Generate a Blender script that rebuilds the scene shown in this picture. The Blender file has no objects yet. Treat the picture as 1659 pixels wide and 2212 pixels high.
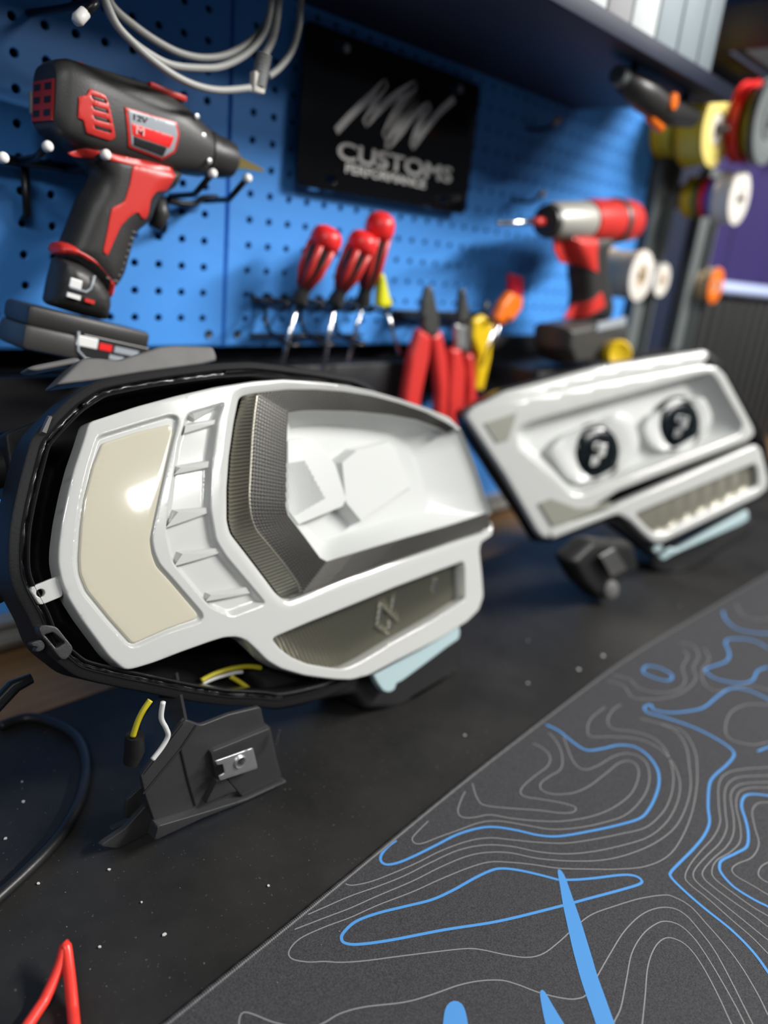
import bpy, bmesh, math, random
import numpy as np
from mathutils import Vector, Matrix
from mathutils.geometry import delaunay_2d_cdt
random.seed(7)
SC = bpy.context.scene
COL = SC.collection

# ------------------------------------------------------------------ camera
CAM_R = [[0.697499, -0.709577, 0.099979], [0.165606, 0.295362, 0.940923], [0.697187, 0.639735, -0.323525]]
CAM_C = [-0.27185, -0.69673, 0.39989]
cam_d = bpy.data.cameras.new('camera'); cam = bpy.data.objects.new('camera', cam_d); COL.objects.link(cam)
cam_d.sensor_fit = 'VERTICAL'; cam_d.sensor_height = 36.0
cam_d.lens = 1628.52 / 2212.0 * 36.0
r, u, f = [Vector(v) for v in CAM_R]
cam.matrix_world = Matrix(((r.x, u.x, -f.x, CAM_C[0]), (r.y, u.y, -f.y, CAM_C[1]), (r.z, u.z, -f.z, CAM_C[2]), (0, 0, 0, 1)))
cam_d.clip_start = 0.02; cam_d.clip_end = 30
cam_d.dof.use_dof = True
cam_d.dof.focus_distance = 0.475
cam_d.dof.aperture_fstop = cam_d.lens / 9.5
SC.camera = cam

# ------------------------------------------------------------------ world, lights, exposure
SC.view_settings.view_transform = 'Standard'
SC.view_settings.look = 'None'
SC.view_settings.gamma = 1.0
SC.view_settings.use_curve_mapping = False
SC.view_settings.exposure = 0.0
w = bpy.data.worlds.new('room_ambient'); SC.world = w; w.use_nodes = True
w.node_tree.nodes['Background'].inputs[0].default_value = (0.62, 0.72, 0.85, 1)
w.node_tree.nodes['Background'].inputs[1].default_value = 0.075

def area(name, loc, target, sx, sy, power, color=(1, 1, 1)):
    d = bpy.data.lights.new(name, 'AREA'); d.shape = 'RECTANGLE'; d.size = sx; d.size_y = sy
    d.energy = power; d.color = color
    o = bpy.data.objects.new(name, d); COL.objects.link(o); o.location = loc
    o.rotation_euler = (Vector(target) - Vector(loc)).to_track_quat('-Z', 'Y').to_euler()
    return o
# LED tube fittings of the workshop ceiling
area('ceiling_led_tube', (1.75, -1.75, 1.75), (0.25, -0.1, 0.3), 1.3, 0.18, 112, (1.0, 0.98, 0.95))
area('ceiling_led_tube', (1.60, -2.95, 1.65), (0.0, -0.2, 0.2), 1.3, 0.14, 20, (1.0, 0.98, 0.95))
area('ceiling_led_tube', (-0.1, -1.15, 1.75), (0.2, -0.45, 0.0), 1.8, 0.25, 3, (0.95, 0.98, 1.0))
area('ceiling_led_tube', (-1.35, -1.75, 1.75), (0.0, -0.1, 0.3), 1.3, 0.18, 19, (0.97, 0.99, 1.0))

# ------------------------------------------------------------------ traced outlines, millimetres
DATA = {
    'bez': [[-54.6,162.6],[-61.2,149.9],[-70.0,134.4],[-77.2,119.0],[-84.4,101.5],[-89.4,86.3],[-91.5,76.7],[-91.5,65.5],[-89.5,53.8],[-84.1,38.6],[-79.0,26.9],[-71.8,10.7],[-63.5,-0.6],[-57.1,-1.6],[-43.6,-1.7],[-23.5,-0.4],[-0.4,0.4],[10.5,0.3],[20.8,-2.3],[27.5,-6.8],[34.3,-15.5],[42.6,-27.1],[53.7,-36.8],[74.0,-48.7],[88.0,-55.0],[105.5,-62.4],[120.7,-67.8],[140.8,-70.5],[173.8,-69.1],[236.4,-67.5],[285.7,-63.8],[308.1,-58.0],[319.4,-46.5],[321.2,-25.7],[322.3,0.9],[327.6,7.5],[350.9,10.9],[355.4,20.4],[350.5,33.5],[347.7,49.5],[338.9,77.3],[330.1,104.5],[326.2,123.4],[308.7,137.7],[273.3,149.4],[235.7,160.1],[201.9,168.9],[169.9,175.2],[139.9,179.3],[105.5,182.7],[77.0,182.5],[42.0,179.8],[9.7,175.4],[-20.6,170.2]],
    'open': [[61.4,169.5],[64.1,171.8],[78.0,173.2],[109.6,174.3],[138.0,172.8],[168.2,169.7],[200.4,164.2],[234.3,155.9],[271.8,145.0],[303.6,132.5],[315.2,125.6],[322.2,106.7],[327.1,84.9],[336.4,55.0],[343.9,33.6],[351.8,27.9],[350.2,18.9],[294.5,19.4],[235.3,18.8],[184.4,18.3],[138.9,16.7],[98.9,15.3],[80.3,14.1],[67.0,14.0],[60.7,20.6],[50.7,38.3],[39.0,58.8],[31.2,72.4],[30.5,81.8],[35.7,105.3],[43.1,128.5],[52.9,152.2]],
    'fog': [[49.7,-12.8],[51.4,-11.5],[84.5,-9.4],[131.7,-7.5],[186.0,-5.2],[249.2,-4.4],[291.0,-4.4],[292.4,-8.9],[286.1,-41.0],[240.4,-46.3],[176.9,-51.2],[140.0,-55.6],[120.9,-56.8],[109.9,-54.8],[95.5,-48.6],[78.7,-40.7],[64.9,-31.1],[56.7,-22.8]],
    'panel': [[-48.3,148.2],[-23.0,153.3],[2.2,156.3],[3.6,154.9],[1.8,148.8],[-6.3,131.6],[-15.0,112.3],[-26.8,86.9],[-29.7,79.5],[-30.3,70.0],[-28.8,61.0],[-22.1,50.5],[-5.3,21.3],[-6.8,18.9],[-29.8,17.7],[-52.7,14.6],[-55.2,14.7],[-66.2,34.3],[-77.0,55.8],[-79.1,67.7],[-77.7,77.7],[-73.0,95.7],[-67.0,113.7],[-57.9,133.1]],
    'recess': [[-51.0,153.0],[-23.3,158.3],[2.1,162.8],[7.4,161.6],[8.6,158.9],[2.1,146.3],[-6.7,129.3],[-15.5,111.1],[-26.3,87.3],[-29.2,79.9],[-29.3,71.3],[-27.4,62.5],[-20.5,51.3],[-2.1,20.4],[-4.0,16.2],[-29.8,15.5],[-53.0,12.3],[-57.9,13.1],[-69.9,34.2],[-80.6,55.4],[-82.5,68.2],[-81.4,78.3],[-76.3,96.7],[-70.1,114.3],[-61.4,133.5]],
    'trench': [[15.5,162.3],[48.2,168.3],[38.8,154.5],[27.3,125.6],[18.3,92.5],[17.9,69.9],[23.3,57.2],[49.7,15.1],[19.4,13.3],[4.0,23.8],[0.3,29.1],[-18.1,61.2],[-18.7,83.3],[-16.4,91.2],[-5.4,119.4],[3.8,142.8]],
    'rib0': [[20.4,161.5],[49.7,168.7],[21.8,157.8],[16.5,161.4]],
    'rib1': [[12.3,153.7],[39.9,156.2],[40.1,153.6],[10.4,148.7]],
    'rib2': [[1.6,124.8],[28.8,127.0],[27.0,122.6],[-3.7,121.1]],
    'rib3': [[-6.5,94.8],[16.5,94.0],[16.6,90.1],[-17.5,85.8]],
    'rib4': [[-9.4,65.6],[18.4,64.1],[20.4,60.1],[-16.7,58.7]],
    'rib5': [[6.1,32.6],[37.0,30.8],[39.2,25.8],[1.5,29.2]],
    'strip_o': [[67.6,172.5],[56.3,152.7],[46.4,128.8],[38.9,105.4],[33.6,81.6],[34.3,72.1],[42.2,58.3],[54.0,37.7],[64.2,19.8],[69.5,13.3]],
    'strip_i': [[73.4,171.8],[66.9,156.7],[61.5,142.0],[53.4,115.7],[47.6,96.0],[45.8,82.8],[47.5,71.7],[55.8,58.9],[67.1,41.3],[77.4,22.7],[77.7,15.3]],
    'band_o': [[307.0,125.7],[295.3,131.6],[264.2,144.4],[227.4,155.2],[194.0,163.2],[162.3,168.4],[132.5,171.5],[104.7,173.0],[73.4,171.8],[66.9,156.7],[61.5,142.0],[53.4,115.7],[47.6,96.0],[45.8,82.8],[47.5,71.7],[55.8,58.9],[67.1,41.3],[77.4,22.7],[77.7,15.3],[94.2,16.4],[133.7,18.2],[178.5,19.8],[228.5,20.3],[286.6,21.0],[342.1,20.4]],
    'band_i': [[294.1,122.4],[284.0,127.3],[250.4,138.2],[214.3,145.4],[169.6,151.7],[129.6,155.2],[112.8,156.1],[103.4,156.0],[99.6,155.6],[95.0,141.6],[90.7,127.4],[86.3,111.6],[79.2,84.0],[80.0,77.0],[85.9,67.2],[92.0,57.7],[97.8,47.6],[103.5,38.6],[109.8,34.3],[118.9,34.6],[161.3,35.2],[208.5,35.4],[262.6,35.0],[324.0,36.0],[340.4,36.3]],
    'win': [[99.6,155.6],[112.8,156.1],[129.6,155.2],[169.6,151.7],[214.3,145.4],[250.4,138.2],[284.6,129.0],[318.9,123.3],[325.1,106.8],[333.1,83.2],[340.9,53.5],[348.9,33.4],[325.3,34.4],[262.6,35.0],[208.5,35.4],[161.3,35.2],[118.9,34.6],[109.8,34.3],[103.5,38.6],[92.0,57.7],[80.0,77.0],[79.2,84.0],[86.3,111.6],[95.0,141.6]],
    'floor': [[119.8,145.4],[135.7,145.2],[151.2,144.7],[177.9,141.6],[206.1,136.7],[230.1,131.7],[251.9,125.4],[259.5,115.7],[263.2,104.0],[266.3,90.0],[268.2,76.1],[269.5,62.1],[268.6,50.8],[241.1,50.8],[207.8,50.8],[177.0,50.4],[153.9,49.3],[140.0,47.9],[132.1,48.2],[126.4,50.5],[117.4,62.1],[108.5,77.2],[106.6,85.2],[112.4,113.3]],
    'mod1': [[103.4,134.3],[122.1,133.9],[134.5,128.9],[147.8,109.8],[152.7,79.5],[147.1,74.2],[98.1,67.5],[90.2,80.5]],
    'mod1w': [[96.7,117.1],[116.4,117.7],[130.3,83.5],[93.6,73.9],[88.5,83.5]],
    'mod2': [[156.4,110.3],[178.5,118.9],[225.2,122.5],[233.7,116.6],[246.5,77.4],[174.8,61.7],[167.1,58.2],[152.0,76.5]],
    'fogl': [[52.1,-14.9],[58.0,-11.2],[91.7,-9.4],[140.1,-7.3],[195.8,-4.6],[260.7,-3.6],[311.2,-4.6],[303.2,-48.2],[250.2,-53.7],[185.4,-57.2],[147.6,-62.3],[124.9,-63.1],[100.6,-54.4],[74.5,-39.2],[58.9,-25.4]],
    'glyph0': [[168.6,-34.7],[175.5,-18.4],[179.1,-19.3],[170.8,-36.0]],
    'glyph1': [[188.1,-27.6],[193.1,-17.6],[196.3,-18.4],[190.2,-28.8]],
    'glyph2': [[182.5,-41.3],[184.5,-35.9],[188.3,-36.5],[186.0,-43.3]],
    'glyph3': [[168.6,-34.7],[181.8,-45.0],[178.7,-46.1],[166.5,-36.1]],
    'glyph4': [[248.4,-23.1],[254.8,-14.7],[259.3,-15.8],[252.5,-25.5]],
    'glyph5': [[179.1,-19.3],[195.9,-38.3],[193.4,-38.7],[177.0,-20.3]],
    'tab': [[-109.2,64.9],[-107.8,66.0],[-91.1,69.2],[-90.3,55.9],[-105.1,53.4]],
    'tabhole': [[-103.3,61.0]],
    'ltab': [[158.9,-77.4],[168.2,-77.2],[253.3,-73.1],[288.8,-68.6],[290.0,-76.5],[286.4,-82.2],[265.9,-84.2],[192.8,-94.9],[186.9,-94.2],[184.1,-99.4],[176.2,-99.4],[169.1,-95.6],[163.0,-86.1]],
    'rim': [[-61.3,180.5],[-77.6,167.7],[-89.5,157.3],[-93.4,148.6],[-100.1,134.3],[-107.1,118.0],[-112.4,104.0],[-116.1,88.9],[-118.2,76.5],[-117.1,64.7],[-113.1,50.7],[-110.9,42.5],[-110.4,33.5],[-106.9,22.8],[-101.0,15.6],[-92.9,4.0],[-80.2,-3.7],[-67.0,-11.5],[-52.8,-19.1],[-36.5,-28.3],[-21.9,-36.3],[5.3,-49.6],[35.5,-61.0],[45.7,-66.5],[63.6,-70.3],[94.6,-74.8],[125.6,-74.4],[166.8,-65.2],[232.7,-61.3],[288.7,-49.2],[302.4,-24.2],[304.7,3.7],[326.0,28.3],[326.6,52.2],[321.2,91.0],[312.4,122.5],[282.6,144.0],[249.2,162.4],[216.7,175.0],[187.1,183.6],[144.8,190.9],[106.9,196.3],[82.2,199.3],[51.9,199.2],[18.3,197.0],[-11.0,194.7],[-41.6,190.6]],
    'rimin': [[-65.3,168.0],[-73.9,157.7],[-83.3,140.8],[-90.2,127.5],[-97.9,107.0],[-100.7,96.6],[-101.4,83.5],[-100.0,69.1],[-96.2,40.8],[-88.4,19.6],[-78.1,3.8]],
    'lowbody': [[45.3,-38.1],[61.0,-76.3],[83.6,-82.1],[113.3,-85.4],[150.5,-93.5],[158.6,-110.2],[197.2,-124.9],[227.9,-137.7],[263.6,-135.5],[304.2,-123.3],[318.8,-86.7],[309.5,-69.6],[172.7,-66.5],[71.2,-42.6]],
    'clip': [[-110.1,42.0],[-107.1,42.2],[-100.1,39.2],[-92.7,23.4],[-94.2,20.6],[-98.5,16.9],[-101.4,18.3],[-105.4,27.2],[-110.1,36.6]],
    'clipslot': [[-107.6,35.9],[-102.7,36.2],[-97.0,28.0],[-102.6,25.8]],
    'clippr': [[-116.0,32.9],[-109.5,33.7],[-107.6,30.4],[-108.7,26.9],[-113.3,26.2],[-114.5,27.6],[-111.7,29.5],[-115.5,30.6]],
    'slot': [[-83.4,159.8],[-77.4,168.5],[-75.4,168.3],[-81.1,158.5]],
    'brk': [[-37.2,94.0],[-53.7,79.0],[-69.1,64.2],[-65.7,46.1],[-59.3,21.8],[-24.1,13.2],[13.3,5.3],[51.5,2.6],[45.3,22.1],[36.5,56.1],[30.7,62.0],[26.2,78.2],[-2.0,83.2],[-24.2,83.8]],
    'brk_flange': [[-60.4,23.8],[-63.3,13.1],[-25.3,11.0],[11.8,5.9],[50.2,3.5],[49.7,5.1],[11.7,7.7],[-25.4,15.7]],
    'brk_groove1': [[-67.4,49.7],[-40.2,72.3],[-28.5,85.8]],
    'brk_groove2': [[-40.2,72.3],[-33.7,42.0],[-27.7,18.9]],
    'brk_nose': [[-16.0,61.7],[32.4,59.3],[40.9,27.5],[48.0,6.8],[10.3,8.9],[-4.4,32.9],[-12.8,35.4],[-18.4,61.2]],
    'brk_tip': [[-51.4,7.6],[-57.3,25.1],[-73.2,14.1],[-88.6,10.7],[-90.4,9.4],[-73.4,-3.4],[-54.4,-3.5]],
    'brk_flap': [[-55.1,36.0],[-67.5,29.3],[-69.0,16.2],[-66.2,12.9],[-53.6,14.4]],
    'brk_flap2': [[-77.8,9.1],[-67.0,9.0],[-53.0,7.1],[-51.5,3.7],[-67.1,-0.3],[-72.2,1.4]],
    'brk_tri': [[-21.9,20.5],[-12.6,36.0],[-5.1,33.1],[4.8,16.8],[-1.2,19.1]],
    'nutclip': [[-19.3,58.8],[12.6,55.1],[18.0,34.9],[-15.1,40.3],[-16.0,44.6],[-11.2,45.1],[-13.1,53.4],[-17.9,54.9]],
    'nuthole': [[1.2,48.6],[6.9,45.9]],
    'wire_y': [[-62.2,118.9],[-66.9,113.6],[-70.9,106.7],[-74.3,97.2]],
    'wire_w': [[-57.9,120.1],[-59.2,109.1],[-55.7,99.6],[-54.3,93.0],[-58.4,86.6],[-65.3,80.1]],
    'h2clip': [[533.0,82.0],[566.1,85.2],[613.4,47.3],[574.7,45.7]],
    'h2brk': [[483.9,81.5],[532.3,99.0],[645.4,73.0],[682.9,27.0],[629.6,19.5],[611.8,-3.4],[579.8,5.3],[524.3,43.3]],
    'conn': [[-71.9,95.8],[-72.0,84.0],[-74.8,75.5]],
    'wire_in_y': [[3.5,-31.9],[15.3,-30.4],[30.5,-31.1],[44.2,-33.9],[55.4,-38.6]],
    'wire_in_w': [[4.9,-34.8],[17.5,-34.3],[32.8,-35.5],[39.6,-36.9]],
    'wire_in_y2': [[29.0,-37.3],[36.5,-44.5],[42.6,-51.3]],
    'topbr': [[-53.8,195.1],[-30.7,213.6],[-18.3,213.1],[-5.8,210.8],[30.1,220.2],[42.9,220.9],[75.9,219.3],[77.5,207.9],[60.6,204.8],[9.1,200.7],[-25.7,196.9]],
    'topbr2': [[-65.0,210.5],[-59.5,212.8],[-27.2,217.8],[-24.1,215.8],[-26.5,213.1],[-58.8,208.3]],
    'hcyl1': [[-104.4,145.3],[-80.1,144.1]],
    'box_l': [[-92.2,165.9],[-64.3,174.1],[-72.3,143.1],[-86.0,126.2],[-95.2,123.0]],
    'hbox': [[-111.7,115.6],[-100.6,108.9],[-105.9,59.0],[-123.3,54.2]],
    'b2': [[-296.0,189.2],[-287.6,199.1],[-268.2,208.2],[72.7,268.8],[105.2,268.9],[119.9,259.7],[176.7,181.6],[178.7,172.9],[165.4,162.7],[-66.7,92.8],[-161.3,42.6],[-173.5,32.7],[-185.5,34.5],[-194.4,43.8],[-240.6,115.5]],
    'b2open': [[-221.5,170.6],[-214.2,178.3],[-196.6,184.9],[69.2,253.5],[94.3,258.6],[105.2,250.7],[153.9,186.9],[150.2,175.5],[135.2,169.6],[-124.1,91.1],[-142.7,92.7],[-167.1,114.9],[-220.2,155.6]],
    'b2top': [[-292.8,195.9],[-236.3,223.4],[-94.0,260.9],[89.2,291.4],[98.3,284.9],[85.7,268.9],[-125.6,224.4],[-273.4,196.3]],
    'b2low': [[-89.4,66.7],[-66.7,76.8],[176.9,158.5],[188.5,152.8],[204.1,106.2],[200.7,91.6],[181.4,80.3],[6.9,20.3],[-6.8,20.9],[-20.3,29.6],[-47.1,52.2],[-66.7,62.1],[-83.0,58.5],[-173.5,31.4],[-178.0,43.2],[-149.0,52.6]],
    'b2lowwin': [[-38.8,61.4],[177.1,129.6],[181.0,120.9],[183.1,97.7],[13.8,36.6],[-6.8,35.9],[-17.0,41.7]],
    'b2amb': [[-270.3,181.0],[-223.4,195.6],[-236.6,160.4],[-252.3,156.6]],
    'b2amb2': [[-191.9,79.5],[-173.9,85.5],[-134.2,71.7],[-112.4,72.5],[-80.5,79.8],[-77.3,74.4],[-149.7,54.0],[-171.1,49.4]],
    'b2proj': [[-85.4,147.0],[56.2,187.0]],
    'b2floor': [[-180.8,157.2],[-162.4,165.2],[-40.0,196.6],[93.2,236.5],[115.4,237.2],[130.5,200.1],[123.1,185.5],[-12.9,147.4],[-112.3,120.2],[-137.7,123.0],[-168.6,141.6]],
    'b2cup1': [[-160.9,149.2],[-142.3,162.4],[-52.3,190.3],[-32.3,185.2],[-18.8,158.0],[-25.6,141.5],[-98.2,114.7],[-120.5,112.2],[-136.2,120.2]],
    'b2cup2': [[-8.6,180.1],[1.7,194.1],[68.5,217.9],[97.5,218.7],[112.4,196.2],[105.1,181.8],[43.7,158.5],[19.1,155.5],[1.7,163.7]],
    'b2ltab': [[-1.6,8.9],[8.8,16.8],[43.8,9.7],[176.9,62.7],[178.9,48.0],[165.5,41.0],[36.8,1.6],[19.2,-6.0]],
    'b2rim': [[-300.0,197.1],[-235.1,228.7],[-92.4,265.2],[91.1,293.2],[124.2,275.2],[197.1,182.4],[212.5,159.2],[221.3,106.1],[213.6,88.5],[194.0,74.1],[63.3,34.4],[7.1,-2.4],[-13.5,15.1],[-73.5,52.6],[-168.2,26.8],[-186.4,27.5],[-204.1,53.9],[-291.9,175.2]],
    'b2body': [[20.8,-14.5],[38.6,1.9],[209.1,52.0],[225.3,39.3],[217.4,24.3],[108.6,-24.9],[82.5,-35.3],[38.7,-27.0]],
    'b2foot': [[589.6,-302.1],[699.9,-259.2],[776.8,-308.2]],
    'matedge': [[-115.5,-439.1],[-0.1,-430.8],[161.9,-416.4],[459.1,-399.9],[906.1,-408.7]],
    'matB': [[[288.0,-414.3],[289.1,-428.1],[284.8,-444.7],[284.2,-458.8],[297.9,-467.0],[314.9,-473.8],[324.9,-484.5],[322.9,-498.4],[311.5,-512.6],[295.4,-521.9],[276.6,-527.9],[256.4,-531.8],[239.9,-532.0],[219.2,-524.5],[196.6,-514.1],[171.9,-501.1],[160.0,-490.0],[151.4,-476.6],[141.3,-464.1],[130.8,-457.0],[113.1,-450.7],[92.6,-447.5],[73.0,-444.4],[59.7,-441.4],[51.8,-437.4],[50.8,-432.5],[55.5,-428.5],[64.6,-426.2],[73.2,-425.9]],[[134.4,-523.4],[127.4,-511.5],[119.0,-499.2],[111.1,-491.1],[103.4,-487.5],[89.3,-484.4],[69.7,-481.4],[52.7,-477.2],[35.2,-469.4],[18.1,-461.8],[3.5,-457.4],[-7.6,-458.2],[-12.1,-460.7],[-12.4,-464.6],[-6.7,-470.5],[10.4,-481.2],[41.6,-498.0],[73.3,-516.5],[109.5,-533.9],[138.8,-547.1],[163.3,-558.1],[176.8,-563.4],[181.0,-562.3],[180.7,-557.3],[173.7,-550.6],[154.1,-538.3],[142.5,-530.2],[134.4,-523.4]],[[394.6,-459.3],[388.8,-466.4],[395.5,-482.5],[402.0,-506.5],[401.7,-529.8],[396.1,-545.6],[386.6,-550.3],[366.1,-550.9],[344.6,-549.8],[327.8,-551.9],[299.3,-562.3],[280.9,-570.8],[262.3,-574.1],[241.3,-574.5],[219.7,-573.6],[205.6,-573.3],[200.6,-575.5],[196.4,-585.8],[192.0,-602.8],[188.5,-622.3],[182.4,-638.2],[173.9,-650.8],[162.2,-664.1],[139.7,-680.8],[114.2,-692.4],[87.2,-699.9],[59.9,-706.0],[33.1,-714.0],[8.0,-726.3],[-13.9,-743.8],[-31.8,-765.3],[-46.8,-788.9],[-61.4,-812.8],[-78.3,-835.1],[-99.1,-853.8],[-123.5,-867.5],[-150.0,-876.5]],[[616.6,-888.6],[606.3,-862.6],[594.2,-837.3],[578.1,-814.4],[557.4,-795.5],[533.3,-781.2],[507.6,-770.1],[481.7,-759.4],[457.0,-746.2],[435.2,-728.6],[417.8,-706.7],[404.8,-681.9],[394.3,-655.9],[383.3,-630.1],[369.1,-606.0],[355.3,-590.8],[345.8,-581.1],[336.5,-577.8],[322.3,-580.8],[308.2,-589.0],[293.9,-596.2],[277.7,-600.9],[263.6,-598.1],[248.3,-593.9],[240.9,-594.4],[234.0,-598.4],[228.1,-609.3],[227.5,-622.4],[229.0,-632.5],[231.6,-647.6],[235.2,-675.4],[241.0,-702.8],[251.5,-728.8],[267.4,-751.9],[287.5,-771.4],[309.8,-788.3],[332.2,-805.1],[352.6,-824.3],[368.9,-847.0],[379.9,-872.8],[386.1,-900.1],[389.8,-927.9],[394.3,-955.5],[402.6,-982.2]],[[394.6,-459.3],[405.0,-461.4],[399.1,-468.4],[408.1,-480.9],[425.5,-491.1],[446.8,-498.6],[479.7,-499.2],[508.7,-502.1],[521.1,-514.4],[521.8,-530.6],[520.9,-536.0],[519.1,-552.8],[522.3,-580.6],[530.7,-607.3],[542.0,-632.9],[553.2,-658.6],[561.2,-685.4],[563.8,-713.3],[560.3,-741.1],[552.0,-767.8],[541.6,-793.8],[532.3,-820.2],[527.0,-847.7],[527.5,-875.7],[533.9,-903.0],[544.4,-929.0]],[[704.3,-418.2],[682.1,-430.2],[666.2,-449.6],[672.9,-466.9],[687.2,-481.0],[706.3,-494.3],[729.0,-510.7],[749.4,-529.9],[765.5,-552.8],[776.3,-578.6],[782.7,-605.9],[787.2,-633.5],[793.1,-660.9],[803.1,-687.0],[818.5,-710.4],[838.4,-730.1],[860.9,-746.8],[884.0,-762.7],[905.6,-780.5],[923.8,-801.8]],[[644.5,-495.1],[649.5,-475.0],[629.3,-456.8],[612.4,-456.8],[588.6,-470.5],[564.4,-475.1],[529.7,-467.7],[520.6,-471.3],[516.2,-484.9],[528.0,-503.4],[547.1,-510.8],[574.5,-507.1],[595.1,-511.5]],[[464.2,-423.6],[477.7,-423.2],[485.0,-435.3],[481.1,-449.3],[467.5,-452.5],[460.2,-443.9],[458.5,-429.5],[464.2,-423.6]],[[414.2,-562.1],[429.3,-566.3],[449.6,-574.4],[477.1,-579.5],[505.0,-581.4],[532.9,-583.2],[560.5,-588.2],[586.6,-598.4],[609.8,-614.0],[629.9,-633.5],[648.2,-654.7],[667.2,-675.3],[688.9,-693.0],[713.8,-705.8],[740.9,-713.0],[768.8,-715.9],[796.8,-717.3]]],
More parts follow.
